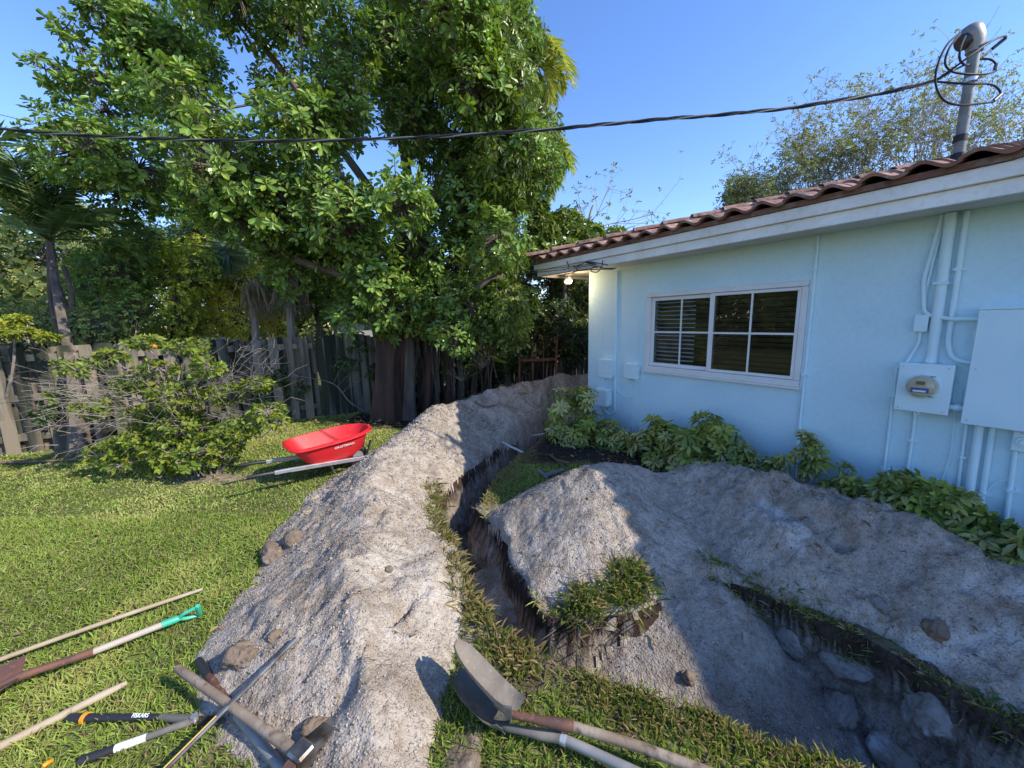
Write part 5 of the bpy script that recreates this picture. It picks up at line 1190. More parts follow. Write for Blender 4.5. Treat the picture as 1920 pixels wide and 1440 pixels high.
flute(big, [at(768, 788, 6.6) - V3(0, 0, .1), at(768, 700, 6.65), at(770, 620, 6.8), at(775, 520, 7.0)], [.13, .08, .08, .10], 'bark', 'root_column', 16, .15, seed=3, lobes=3)
for i, (a, b_, Y, r) in enumerate(((795, 805, 6.9, .06), (815, 812, 7.1, .05), (838, 840, 7.2, .075), (862, 858, 7.3, .055), (880, 892, 7.4, .045), (716, 712, 7.0, .06), (905, 915, 7.9, .05))):
    flute(big, [at(a, 792, Y) - V3(0, 0, .15), at((a + b_) / 2 + 4, 700, Y), at(b_ - 8, 620, Y), at(b_ - 20, 520, Y)], [r * 1.6, r, r * .9, r], 'bark' if i % 2 else 'redbark', 'root_column', 12, .2, seed=5 + i, lobes=3)
rg = np.random.default_rng(17); q = MB()
for k in range(70):
    x0 = rg.uniform(745, 935); Y = rg.uniform(6.5, 8.2); y0 = rg.uniform(470, 640); y1 = rg.uniform(640, 780); w_ = rg.normal(0, 6, 3)
    q.tube(catmull([at(x0, y0, Y), at(x0 + w_[0], y0 + (y1 - y0) * .35, Y), at(x0 + w_[1], y0 + (y1 - y0) * .7, Y), at(x0 + w_[2], y1, Y)], 3), rg.uniform(.003, .012), 4, False)
ar = q.build('aerial_roots', M['bark'], big, smooth=True); ar['kind'] = 'stuff'
nodes = []
for i, pth in enumerate((
    [(760, 560, 6.9), (770, 380, 6.9), (740, 200, 6.8), (700, 0, 6.7), (690, -90, 6.8)],
    [(765, 520, 6.9), (640, 400, 6.6), (480, 300, 6.4), (330, 220, 6.3), (190, 150, 6.2), (90, 120, 6.2)],
    [(770, 460, 6.9), (640, 280, 6.4), (520, 120, 6.2), (400, -20, 6.1), (300, -120, 6.2)],
    [(775, 450, 7.0), (850, 300, 6.7), (900, 160, 6.5), (930, 20, 6.6), (950, -120, 6.8)],
    [(770, 500, 6.9), (880, 420, 6.6), (960, 330, 6.7), (1020, 280, 6.9)],
    [(760, 560, 6.8), (650, 520, 6.2), (520, 470, 6.0), (390, 380, 6.0), (260, 330, 6.1)],
    [(770, 560, 6.8), (860, 560, 6.1), (930, 520, 6.0), (970, 560, 6.3)],
    [(765, 540, 6.9), (700, 430, 5.9), (640, 330, 5.3), (560, 200, 5.2)],
    [(770, 420, 7.0), (800, 250, 7.4), (820, 60, 7.8), (840, -120, 8.0)])):
    Q = limb(big, [at(p[0], p[1], p[2] + (.5 if p[1] < 450 else 0)) for p in pth], .075 if i else .11, .02, 'bark', seed=i); nodes += Q[4:]
CROWN = [(60, 190), (45, 130), (105, 40), (170, -60), (300, -110), (700, -150), (930, -110), (1040, 40), (1030, 110), (1000, 200), (1060, 300), (995, 345), (985, 430), (1010, 480), (1005, 600), (950, 650), (870, 640), (760, 625), (660, 590), (590, 560), (500, 470), (380, 440), (280, 390), (190, 400), (110, 330), (95, 250)]
rg = np.random.default_rng(23)
blobsA = poly_blobs([p for p in CROWN], 94, 5.2, 8.0, .34, .62, rg, .55)
blobsA += poly_blobs([(780, 560), (1010, 520), (1010, 640), (930, 680), (790, 655)], 14, 5.7, 6.6, .2, .32, rg, .7)
blobsA += poly_blobs([(470, 440), (640, 430), (800, 470), (960, 520), (980, 640), (760, 640), (600, 610), (480, 540)], 26, 5.8, 7.4, .26, .42, rg, .6)
blobsA += [(at(x_, y_, Y_), np.array([r_, r_, r_ * .8])) for x_, y_, Y_, r_ in ((85, 130, 6.2, .24), (130, 165, 6.2, .28), (190, 150, 6.2, .30), (150, 90, 6.3, .24), (125, 50, 6.4, .20), (230, 110, 6.3, .30), (200, 210, 6.2, .30), (120, 220, 6.2, .24), (270, 180, 6.2, .32), (190, 30, 6.4, .26), (260, 50, 6.3, .30), (150, 270, 6.2, .26), (260, 260, 6.1, .3))]
# keep the crown open where the sky shows on the left
blobsA = [b_ for b_ in blobsA if not (b_[0][0] < -4.2 and rg.uniform() < .12)]
colA = greens((.145, .245, .048), .45, .35, seed=1)
PA, OA = foliage('crown', blobsA, 14000, 7, .098, .044, colA, 31, 'leaf', big, up=.7, twig=('bark', .006, .5))
connect(big, nodes, blobsA, .020, 'bark', 41)
# drooping narrower foliage on its right flank
DR = [(850, -100), (1030, 40), (1000, 200), (1065, 290), (1050, 330), (1000, 350), (1000, 640), (880, 640), (870, 400), (840, 200)]
blobsB = poly_blobs(DR, 44, 5.7, 7.4, .25, .45, rg, .75, 1.3)
foliage('drooping_foliage', blobsB, 7000, 7, .10, .032, greens((.13, .20, .04), .4, .4, seed=2), 32, 'leaf', big, up=-.3, shape='oval', droop=.35, el=(.0, .7), twig=('bark', .006, .6))
connect(big, nodes, blobsB, .016, 'bark', 42)
# the clusters that show largest: parts of their own
vis = np.argsort(PA[:, 1] + .15 * np.abs(PA[:, 0] + 2) + rg.uniform(0, 1.3, len(PA)))[:290]
cms = []
for v_ in range(6):
    r2 = np.random.default_rng(60 + v_); Vc, Fc, Cc = rosettes(np.zeros((1, 3)), np.array([[0, 0, 1.0]]), 9, .118, .052, greens((.155, .255, .05), .3, .4, seed=3), r2, el=(.05, .95), droop=.18, jl=.2, stem=.5)
    tw1 = segs([(0, 0, -.22)], [(0, 0, .05)], .007, .004, 5); Vc = np.concatenate([Vc, tw1[0]]); Fc = np.concatenate([Fc, tw1[1] + len(Vc) - len(tw1[0])]); Cc = np.concatenate([Cc, np.tile([.12, .10, .06], (len(tw1[0]), 1))])
    cms.append(npmesh('leaf_cluster', Vc, Fc, M['leaf'], col=Cc, obj=False))
for j, i in enumerate(vis):
    o = bpy.data.objects.new('leaf_cluster', cms[j % 6]); COL.objects.link(o); o.parent = big
    qn = Vector(OA[i]).to_track_quat('Z', 'X'); o.rotation_mode = 'QUATERNION'; o.rotation_quaternion = qn; o.location = Vector(PA[i] + nrm(OA[i]) * .06 + np.array([0, -.05, 0])) - big.location

def tree(name, base, blobs, label, catg, nros, k, L, W, colr, seed, m='leaf', trunk_r=.07, bark='bark', up=.5, shape='obovate', droop=.12, twig=.4, group=None, el=(.1, .9), shell=.5, top=None, nst=1, down=0):
    o = empty(name, base, label, catg, group); rg = np.random.default_rng(seed); cen = np.mean([b_[0] for b_ in blobs], 0) if top is None else np.asarray(top)
    nodes = []
    for s_ in range(nst):
        bb = np.asarray(base) + (rg.normal(0, .12, 3) * [1, 1, 0] if nst > 1 else 0); ee = cen + rg.normal(0, .25, 3) * (nst > 1)
        Q = limb(o, [bb - V3(0, 0, .1), lerp(bb, ee, .35) + rg.normal(0, .05, 3), lerp(bb, ee, .7) + rg.normal(0, .08, 3), ee], trunk_r * 1.25, trunk_r * .5, bark, 'trunk' if nst == 1 else 'stem', seed=s_); nodes += Q[5:]
    connect(o, nodes, blobs, trunk_r * .28, bark, seed + 1)
    foliage('crown', blobs, nros, k, L, W, colr, seed + 2, m, o, up=up, shape=shape, droop=droop, el=el, twig=(bark, .004, twig), shell=shell, down=down)
    return o
def B_(*a): return [(at(x, y, Y), np.array([r, r, r * f])) for x, y, Y, r, f in a]

# --- citrus bush on the lawn
base = gp(358, 895); base[2] = 0
cb = B_((180, 760, 4.2, .2, .6), (330, 740, 4.2, .24, .6), (480, 720, 4.3, .15, .5), (200, 670, 4.3, .18, .5), (390, 690, 4.3, .2, .5), (330, 850, 4.15, .28, .7), (260, 830, 4.2, .26, .6), (400, 840, 4.1, .26, .6), (450, 800, 4.2, .22, .6), (500, 770, 4.2, .18, .5), (200, 850, 4.2, .18, .5), (350, 800, 4.3, .30, .7), (290, 780, 4.5, .3, .6), (420, 740, 4.3, .22, .5), (250, 720, 4.4, .22, .5), (140, 690, 4.1, .18, .45), (110, 740, 4.2, .15, .4), (300, 690, 4.4, .2, .4), (350, 650, 4.6, .22, .4), (270, 640, 4.7, .2, .4), (520, 790, 4.0, .12, .5), (230, 870, 4.0, .14, .4), (360, 870, 4.0, .18, .4))
ct = tree('citrus_bush', base, cb, 'round straggly citrus bush with bare grey twigs standing on the lawn before the fence', 'bush', 1350, 6, .062, .032, greens((.16, .23, .035), .35, .5, seed=5), 51, 'leafdull', .035, 'twig', up=.4, shape='oval', nst=3, twig=.9, el=(.1, 1.1), shell=.35, top=at(355, 850, 4.25))
rg = np.random.default_rng(8); A = []; Bt = []; ra = []
cc = at(330, 780, 4.3)
for k in range(260):
    a = rg.uniform(0, 6.283); hgt = rg.uniform(.15, 1.0); st = cc + V3(math.cos(a) * .28, math.sin(a) * .25, rg.uniform(-.15, .35)); d = nrm(V3(math.cos(a + rg.normal(0, .5)), math.sin(a) * .8, rg.uniform(-.05, .75)))
    L_ = rg.uniform(.15, .55); p0 = st + d * rg.uniform(.0, .75); n_ = 3; p = p0; rad = rg.uniform(.0018, .0042)
    for j in range(n_):
        d = nrm(d + rg.normal(0, .28, 3)); e_ = p + d * L_ / n_; A.append(p); Bt.append(e_); ra.append(rad * (1 - .25 * j)); p = e_
        if rg.uniform() < .8: dd_ = nrm(d + rg.normal(0, .8, 3)); A.append(e_); Bt.append(e_ + dd_ * L_ * rg.uniform(.15, .5)); ra.append(rad * .55)
g_ = segs(np.array(A), np.array(Bt), np.array(ra), np.array(ra) * .7); o = npmesh('bare_twigs', g_[0], g_[1], M['twig'], ct); o['kind'] = 'stuff'
q = at(292, 650, 4.4)
for (a, b_) in ((290, 650),):
    P = at(a, b_, 4.4); lump('fruit', P, (.022, .022, .024), 'fruit', 'single yellow-orange fruit near the top of the citrus bush', 'fruit', a)

# --- leaning trunk before the left fence
st = empty('palm_stump', gp(148, 860), 'rough brown leaning palm trunk rooted in front of the left fence', 'tree trunk')
flute(st, [gp(150, 862) - V3(0, 0, .1), at(146, 800, 5.0), at(140, 740, 5.1), at(128, 660, 5.4), at(112, 580, 5.9), at(100, 500, 6.4), at(94, 455, 6.6)], [.13, .09, .065, .055, .05, .045, .04], 'bark', 'trunk', 16, .14, seed=9)

# --- palms
def frond_mesh(L, n, ll, lw, droopy, seed, col=(.055, .10, .030), var=.25, both=1.0, flat=.35):
    rg = np.random.default_rng(seed); t = np.linspace(0, 1, 14); up = L * (.62 * t - droopy * t ** 2.2); fw = L * (t * .95 - .22 * t ** 3)
    R_ = np.stack([fw, 0 * t, up], -1); parts = [segs(R_[:-1], R_[1:], .016 * (1 - t[:-1] * .8), .016 * (1 - t[1:] * .8), 4)]
    cols = [np.tile([.13, .14, .05], (len(parts[0][0]), 1))]
    tt = np.repeat(np.linspace(.14, .995, n), 2); sd_ = np.tile([1.0, -1.0], n)
    P = np.stack([np.interp(tt, t, R_[:, 0]), 0 * tt, np.interp(tt, t, R_[:, 2])], -1); T = np.stack([np.gradient(R_[:, 0]), np.gradient(R_[:, 1]), np.gradient(R_[:, 2])], -1)
    Tn = nrm(np.stack([np.interp(tt, t, T[:, 0]), 0 * tt, np.interp(tt, t, T[:, 2])], -1)); Nn = np.cross(Tn, np.array([0, 1.0, 0])) * -1
    Nn[Nn[:, 2] < 0] *= -1
    D = nrm(Tn * (.45 + .6 * tt[:, None]) + np.array([0, 1.0, 0]) * sd_[:, None] + Nn * (flat + rg.normal(0, .28, (len(tt), 1))) + rg.normal(0, .10, P.shape))
    prof = np.clip(np.sin(np.pi * (tt * .93 + .05)) ** .5, .2, 1); c = np.array(col) * 1.7 * rg.uniform(1 - var, 1 + var, (len(tt), 1))
    lv = leafgeo(P, D, Nn + rg.normal(0, .1, P.shape), ll * prof * rg.uniform(.85, 1.1, len(tt)), lw, c, fold=.3, droop=.28, shape='lance')
    V = np.concatenate([parts[0][0], lv[0]]); F = np.concatenate([parts[0][1], lv[1] + len(parts[0][0])]); C = np.concatenate([cols[0], lv[2]]); return V, F, C
def palm(crown, trunks, n, L, ll, lw, label, seed, col=(.05, .095, .03), droopy=.75, elr=(-.3, 1.0), azr=(0, 6.283), matn='leafdull', bark='bark', tr=.045, name='palm_tree', leaf=46):
    o = empty(name, trunks[0][0] if trunks else crown, label, 'palm tree'); rg = np.random.default_rng(seed)
    for tk in trunks: limb(o, tk, tr, tr * .7, bark, 'trunk')
    ms = [npmesh('frond', *frond_mesh(L, leaf, ll, lw, droopy * rg.uniform(.8, 1.2), seed + i, col)[:2], M[matn], col=frond_mesh(L, leaf, ll, lw, droopy, seed + i, col)[2], obj=False) for i in range(1)]
    ms = []
    for i in range(4):
        f = frond_mesh(L, leaf, ll, lw, droopy * (.8 + .13 * i), seed + i, col); ms.append(npmesh('frond', f[0], f[1], M[matn], col=f[2], obj=False))
    for i in range(n):
        ob = bpy.data.objects.new('frond', ms[i % 4]); COL.objects.link(ob); ob.parent = o
        az = azr[0] + (azr[1] - azr[0]) * ((i * .618) % 1.0) + rg.normal(0, .15); el = rg.uniform(*elr); s_ = rg.uniform(.8, 1.12)
        ob.matrix_basis = Matrix.Translation(Vector(crown) - o.location) @ Matrix.Rotation(az, 4, 'Z') @ Matrix.Rotation(-el, 4, 'Y') @ Matrix.Rotation(rg.normal(0, .3), 4, 'X') @ Matrix.Diagonal((s_, s_, s_, 1))
    return o
cr_ = at(92, 450, 6.6)
palm(cr_, [[at(118, 650, 6.6) - V3(0, 0, .1) * 15, at(112, 640, 6.6), at(96, 560, 6.6), cr_], [at(60, 690, 6.8) - V3(0, 0, 1), at(125, 640, 6.7), at(135, 560, 6.6), at(120, 500, 6.6)], [at(150, 700, 6.8) - V3(0, 0, 1), at(150, 640, 6.8), at(118, 560, 6.6), at(100, 510, 6.6)]], 22, 1.8, .44, .015,
     'dark green feather palm with several thin trunks behind the left end of the fence', 3, col=(.10, .15, .05), droopy=.55, elr=(-.45, 1.35))
palm(at(-60, 390, 6.4), [[at(-60, 700, 6.4), at(-55, 560, 6.4), at(-60, 420, 6.4)]], 12, 1.7, .44, .016, 'palm at the far left edge, its fronds reaching in before the sky', 13, col=(.10, .15, .05), droopy=.55, elr=(-.2, 1.2))
palm(at(410, 470, 9.6), [[at(418, 640, 9.6), at(412, 560, 9.6), at(410, 470, 9.6)]], 13, 1.3, .5, .035, 'pale silvery palm behind the yellow-green shrubs', 23, col=(.17, .22, .15), droopy=.85, elr=(-.6, .7))
palm(at(980, 130, 8.4), [[at(850, 640, 8.8), at(870, 400, 8.6), at(930, 220, 8.5), at(980, 130, 8.4)]], 9, 1.25, .42, .035, 'yellowish palm with drooping fronds at the right edge of the big tree', 33, col=(.24, .25, .06), droopy=1.0, elr=(-.7, .3), azr=(-1.2, 1.4))
palm(at(1000, 290, 8.0), [[at(900, 640, 8.4), at(930, 420, 8.2), at(1000, 290, 8.0)]], 7, .95, .36, .035, 'lower yellowish palm crown poking out right of the big tree', 43, col=(.22, .24, .07), droopy=1.05, elr=(-.7, .1), azr=(-1.2, 1.2))
# dead palm skirts above the fence
for (a, b_, Y, lab, sd_) in ((545, 590, 8.6, 'tan dead palm fronds hanging above the fence, right clump', 2), (478, 600, 8.8, 'thin tan dead fronds left of the pale palm trunk', 3)):
    o = empty('dead_fronds', at(a, b_, Y), lab, 'dead fronds'); rg = np.random.default_rng(sd_); n = 150
    P = at(a, b_ - 70, Y) + rg.normal(0, .12, (n, 3)) * [1, 1, .5]; D = nrm(np.stack([rg.normal(0, .28, n), rg.normal(0, .2, n), -np.ones(n)], -1))
    c = np.array([.42, .34, .24]) * rg.uniform(.6, 1.2, (n, 1)); f = leafgeo(P, D, rg.normal(0, 1, (n, 3)), rg.uniform(.5, .95, n), .03, c, shape='lance', droop=.1); oo = npmesh('frond_bundle', f[0], f[1], M['leafdull'], o, col=f[2]); oo['kind'] = 'stuff'
    q = MB(); q.tube([at(a, 660, Y) - V3(0, 0, .5), at(a, b_, Y), at(a, b_ - 75, Y)], [.09, .08, .06], 8); q.build('trunk', M['greytwig'], o, smooth=True)

# --- shrubs and trees beyond the fence
rg = np.random.default_rng(77)
specs = [
 ('yellow-green leafy shrub above the fence, left of the pale palm', [(210, 420), (330, 380), (400, 430), (400, 640), (230, 640)], 16, 8.0, 9.4, (.17, .21, .035), .06, .028, 1500),
 ('bright yellow bamboo-like shrub in the middle behind the fence', [(330, 470), (520, 480), (560, 640), (340, 640)], 14, 9.0, 10.5, (.24, .24, .045), .09, .022, 1300),
 ('dark green shrub between the palm and the yellow shrub', [(130, 480), (260, 430), (300, 640), (140, 650)], 12, 7.4, 8.6, (.07, .12, .03), .06, .03, 1100),
 ('mixed green shrub beyond the fence under the big tree', [(480, 430), (700, 440), (710, 600), (500, 590)], 14, 8.6, 10.2, (.07, .12, .035), .09, .045, 1200),
 ('tall dim tree far behind the left palm', [(-80, 430), (60, 330), (240, 400), (260, 640), (-80, 650)], 16, 11, 14, (.12, .15, .06), .10, .04, 1500),
 ('olive brush along the fence top at far left', [(-60, 560), (200, 580), (260, 650), (-60, 670)], 10, 6.4, 7.4, (.11, .14, .05), .05, .022, 800),
 ('tall hazy green tree far behind the gap in the crown', [(250, 300), (560, 260), (700, 420), (600, 500), (280, 480)], 14, 12, 16, (.14, .18, .06), .12, .05, 1200),
]
for lab, poly, nb, Y0, Y1, col_, L_, W_, nr in specs:
    bl = poly_blobs(poly, int(nb * 1.6), Y0, Y1, .3, .6, rg, .6)
    if not bl: continue
    c0 = np.mean([b_[0] for b_ in bl], 0); base = np.array([c0[0], c0[1], -.05])
    tree('leafy_shrub', base, bl, lab, 'shrub' if Y1 < 11 else 'tree', int(nr * 2.4), 6, L_, W_, greens(tuple(2.3 * a_ for a_ in col_), .35, .4, seed=int(Y0 * 10)), int(Y0 * 37), 'leafdull', .05, 'bark', shape='oval', twig=.5, nst=3, group='greenery beyond the fence')
# creeper on top of the left fence
bl = B_((10, 615, 5.0, .18, .4), (50, 625, 5.0, .16, .35), (90, 632, 5.0, .12, .3), (-30, 610, 5.0, .2, .5), (25, 600, 5.1, .15, .35))
tree('fence_creeper', np.array([-7.1, 5.05, -.05]), bl, 'bright yellow-green creeper spilling over the left top of the fence', 'creeper', 420, 6, .055, .03, greens((.22, .28, .035), .3, .5), 501, 'leafdull', .02, 'twig', shape='oval')
bl = [(FP(t, .08, z), np.array([.22, .06, .16])) for t, z in ((4.35, .9), (4.6, 1.2), (4.9, .75), (5.0, 1.3), (5.3, 1.0), (5.5, .6), (3.3, .8), (3.0, .5), (5.2, .4), (2.0, .9), (3.6, .55), (.55, .5), (-.1, .75))]
tree('fence_vine', FP(4.9, .12, -.05), bl, 'dark leafy vine scrambling over the gate and fence beside the red trunk', 'vine', 420, 5, .06, .04, greens((.05, .10, .025), .3, .2), 511, 'leaf', .012, 'twig', shape='oval')
# dark shrubbery between trunk and house corner
bl = poly_blobs([(880, 470), (1000, 440), (1110, 480), (1150, 560), (1110, 690), (1000, 700), (900, 640)], 34, 8.3, 10.2, .30, .55, rg, .5)
tree('dense_shrub', np.array([.6, 9.4, -.05]), bl, 'dense dark shrubbery filling the corner between the big tree and the house', 'shrub', 2900, 7, .085, .04, greens((.085, .125, .030), .4, .35), 521, 'leaf', .06, 'bark', shape='oval', nst=4, twig=.6)
bl = poly_blobs([(850, 590), (1000, 560), (1110, 560), (1110, 705), (1000, 715), (860, 730)], 20, 7.9, 8.8, .25, .42, rg, .5)
tree('undergrowth', np.array([.3, 8.5, -.05]), bl, 'dark low undergrowth in front of the rear fence behind the hanging roots', 'shrub', 1500, 6, .09, .045, greens((.05, .085, .025), .4, .2), 525, 'leaf', .03, 'bark', shape='oval', nst=4, twig=.7)
bl = B_((1020, 430, 8.0, .34, .8), (1060, 420, 8.3, .36, .8), (1100, 440, 8.6, .36, .7), (1000, 470, 7.8, .32, .8), (1150, 445, 8.9, .3, .6), (1050, 470, 8.0, .34, .7), (1010, 390, 8.0, .2, .8))
tree('green_tree', np.array([1.1, 8.6, -.05]), bl, 'fresh green tree rising behind the left end of the tile roof', 'tree', 1050, 7, .11, .045, greens((.13, .20, .035), .3, .45), 531, 'leaf', .06, 'bark', shape='oval', twig=.8, up=.6)
bt = empty('bare_tree', at(1130, 450, 9.5) * [1, 1, 0], 'thin tree with a long bare branch reaching right above the tile roof', 'tree')
bb = bt.location; limb(bt, [np.array(bb), at(1115, 520, 9.5), at(1105, 420, 9.5), at(1112, 385, 9.5)], .05, .02, 'greytwig', 'trunk')
A = []; Bb = []; rr = []
def twigrec(p, d, L_, r_, depth, rg, A, Bb, rr, tips, curl=.25, grav=0.0, k=3):
    for j in range(k):
        d = nrm(d + rg.normal(0, curl, 3) + V3(0, 0, grav)); e_ = p + d * L_ / k; A.append(p); Bb.append(e_); rr.append(r_); p = e_; r_ *= .9
        if depth > 0:
            for s_ in range(rg.integers(1, 3)): twigrec(p, nrm(d + rg.normal(0, .55, 3)), L_ * rg.uniform(.45, .7), r_ * .55, depth - 1, rg, A, Bb, rr, tips, curl, grav, 2)
    tips.append((p, d))
rg2 = np.random.default_rng(12); tips = []
for (p, e_) in ((at(1105, 430, 9.5), at(1235, 405, 9.5)), (at(1105, 420, 9.5), at(1160, 372, 9.5)), (at(1105, 420, 9.5), at(1078, 395, 9.5)), (at(1115, 450, 9.5), at(1190, 430, 9.5))):
    twigrec(p, nrm(e_ - p), np.linalg.norm(e_ - p), .014, 2, rg2, A, Bb, rr, tips, .12)
g_ = segs(np.array(A), np.array(Bb), np.array(rr), np.array(rr) * .8); npmesh('branches', g_[0], g_[1], M['greytwig'], bt)['kind'] = 'stuff'
tp = np.array([t[0] for t in tips]); td = np.array([t[1] for t in tips]); f = rosettes(tp, td, 4, .07, .03, greens((.16, .20, .05), .3, .5), rg2, shape='oval'); o = npmesh('leaves', f[0], f[1], M['leafdull'], bt, col=f[2]); o['kind'] = 'stuff'

# --- wispy half-bare trees behind the roof
def wispy(cx, topy, width, Y, seed, label, nstem, lean=.15, dens=1.0, colr=(.22, .25, .10)):
    rg = np.random.default_rng(seed); base = at(cx, 500, Y) * [1, 1, 0]; o = empty('wispy_tree', base, label, 'tree', 'half-bare trees behind the roof')
    fork = at(cx, 430, Y); limb(o, [base - V3(0, 0, .1), lerp(base, fork, .5), fork], .11, .08, 'greytwig', 'trunk')
    A = []; Bb = []; rr = []; tips = []
    for k in range(nstem):
        u = (k + .5) / nstem - .5; e_ = at(cx + u * width, topy + abs(u) * 100 + rg.uniform(-15, 30), Y + rg.uniform(-.8, .8)); L_ = np.linalg.norm(e_ - fork)
        twigrec(fork + rg.normal(0, .05, 3), nrm(e_ - fork + V3(0, 0, .2)), L_ * .72, .024, 3, rg, A, Bb, rr, tips, .09, .05, 5)
    A = np.array(A); Bb = np.array(Bb); rr = np.array(rr); g_ = segs(A, Bb, np.maximum(rr, .0045), np.maximum(rr * .85, .004)); npmesh('branches', g_[0], g_[1], M['greytwig'], o)['kind'] = 'stuff'
    tp = np.array([t[0] for t in tips]); td = np.array([t[1] for t in tips]); k = rg.uniform(0, 1, len(tp)) < dens * np.where(fbm(tp[:, 0] * 1.3, tp[:, 2] * 1.3, 2, seed) > -.1, .75, .2)
    f = rosettes(np.concatenate([tp[k], *[tp[k] + rg.normal(0, .13, (k.sum(), 3)) for _ in range(3)]]), np.tile(td[k], (4, 1)), 4, .085, .034, greens(colr, .45, .35, seed=seed), rg, shape='oval', el=(.2, 1.2)); oo = npmesh('leaves', f[0], f[1], M['leafdull'], o, col=f[2]); oo['kind'] = 'stuff'
    return o
wispy(1385, 330, 110, 12.5, 5, 'smallest wispy tree, leftmost above the roof edge', 4)
wispy(1475, 290, 170, 12.0, 6, 'second wispy tree from the left above the roof', 6)
wispy(1600, 215, 230, 11.5, 7, 'tallest full wispy tree left of the roof mast', 9, colr=(.24, .25, .08))
wispy(1740, 190, 240, 11.0, 8, 'wispy tree directly behind the roof mast', 9)
wispy(1880, 190, 260, 11.0, 9, 'sparse purple-twigged tree at the right edge of the sky', 8, dens=.25)
wispy(1520, 230, 100, 13.0, 10, 'upright thin-twigged tree between the second and tallest ones', 5, dens=.8)

# --- understorey plants under the big tree
def bigleaf(pos, n, L_, W_, label, seed, col_=(.16, .24, .04), el=(.2, 1.1), stemL=.35, name='broadleaf_plant', shape='obovate'):
    o = empty(name, pos, label, 'plant'); rg = np.random.default_rng(seed); pos = np.asarray(pos, float)
    az = np.arange(n) * 2.4 + rg.normal(0, .2, n); e_ = rg.uniform(*el, n); D = np.stack([np.cos(az) * np.cos(e_), np.sin(az) * np.cos(e_), np.sin(e_)], -1)
    P = pos + D * stemL * rg.uniform(.5, 1.1, (n, 1)) + V3(0, 0, .02); g_ = segs(np.tile(pos, (n, 1)), P, .006, .004); npmesh('stems', g_[0], g_[1], M['twig'], o)
    D2 = nrm(D * [1, 1, .3] + rg.normal(0, .12, (n, 3))); Nn = np.array([[0, 0, 1.0]]) + rg.normal(0, .3, (n, 3))
    for i in range(n):
        c = np.array(col_) * rg.uniform(.6, 1.25); f = leafgeo(P[i:i + 1], D2[i:i + 1], Nn[i:i + 1], L_ * rg.uniform(.7, 1.1), W_, np.array([c]), droop=.3, fold=.15, shape=shape); npmesh('leaf', f[0], f[1], M['leaf'], o, col=f[2])
    return o
bigleaf(at(905, 690, 6.8), 22, .20, .085, 'yellow-green broad-leaved plant lit by the sun beneath the big tree', 1, (.26, .34, .05), stemL=.32)
bigleaf(at(930, 675, 7.0), 18, .17, .07, 'second yellow-green plant just right of and above the first', 2, (.24, .32, .05), stemL=.28)
bigleaf(at(868, 715, 6.9), 14, .18, .08, 'darker broad-leaved plant at the foot of the hanging roots', 3, (.09, .16, .03))
bigleaf(at(835, 775, 6.9), 18, .22, .035, 'strappy dark plant at the ridge behind the root columns', 4, (.07, .13, .03), (.2, 1.2), .05, 'strap_plant', 'lance')
bigleaf(at(880, 750, 6.9), 14, .2, .04, 'strappy plant half hidden behind the crest of the ridge', 5, (.07, .13, .03), (.2, 1.2), .05, 'strap_plant', 'lance')
bigleaf(at(890, 655, 7.4), 14, .16, .05, 'small dark plant high between the aerial roots', 6, (.10, .17, .04))

# --- variegated umbrella shrubs along the wall
scm = []
for v_ in range(8):
    r2 = np.random.default_rng(200 + v_); n = 7 + v_ % 3; az = np.arange(n) / n * 2 * math.pi + r2.normal(0, .08, n); el = r2.normal(-.12 + .14 * (v_ % 3), .13, n)
    D = np.stack([np.cos(az) * np.cos(el), np.sin(az) * np.cos(el), np.sin(el)], -1); Nn = np.array([[0, 0, 1.0]]) + D * np.array([1, 1, 0]) * .2 + r2.normal(0, .12, (n, 3))
    base_c = np.array([(.40, .41, .08), (.30, .36, .05), (.48, .46, .16), (.18, .24, .04)][v_ % 4]); col_ = base_c * r2.uniform(.8, 1.15, (n, 1)); L_ = .088 * r2.uniform(.85, 1.12, n)
    D_ = nrm(D); N_ = nrm(Nn - (Nn * D_).sum(-1, keepdims=True) * D_); S_ = np.cross(D_, N_); Vs = []; Es = []; Fs = []; Cs = []
    for i in range(n):
        b0 = len(Vs); L1 = L_[i]; W1 = L1 * .40; P0 = D_[i] * .016
        for t, wv in ((0, .12), (.30, .40), (.62, .50), (.88, .28), (1.0, .02)):
            for u, ee in ((-1, 1), (-.0, 0), (1, 1)):
                Vs.append(P0 + D_[i] * L1 * t + S_[i] * W1 * wv * u + N_[i] * (abs(u) * wv * W1 * .35) + V3(0, 0, -1) * .16 * L1 * t * t); Es.append(ee * (.8 + .2 * t)); Cs.append(col_[i])
        for j in range(4):
            for u in (0, 1): Fs.append((b0 + j * 3 + u, b0 + j * 3 + u + 1, b0 + j * 3 + u + 4, b0 + j * 3 + u + 3))
    stg = segs([(0, 0, -.12)], [(0, 0, 0)], .003, .0025, 4); b0 = len(Vs); Vs = np.concatenate([np.array(Vs), stg[0]]); Fs = np.concatenate([np.array(Fs), stg[1] + b0]); Es += [0] * len(stg[0]); Cs = np.concatenate([np.array(Cs), np.tile([.12, .18, .05], (len(stg[0]), 1))])
    scm.append(npmesh('leaf', Vs, Fs, M['schef'], col=Cs, attr={'edge': Es}, obj=False, smooth=False))
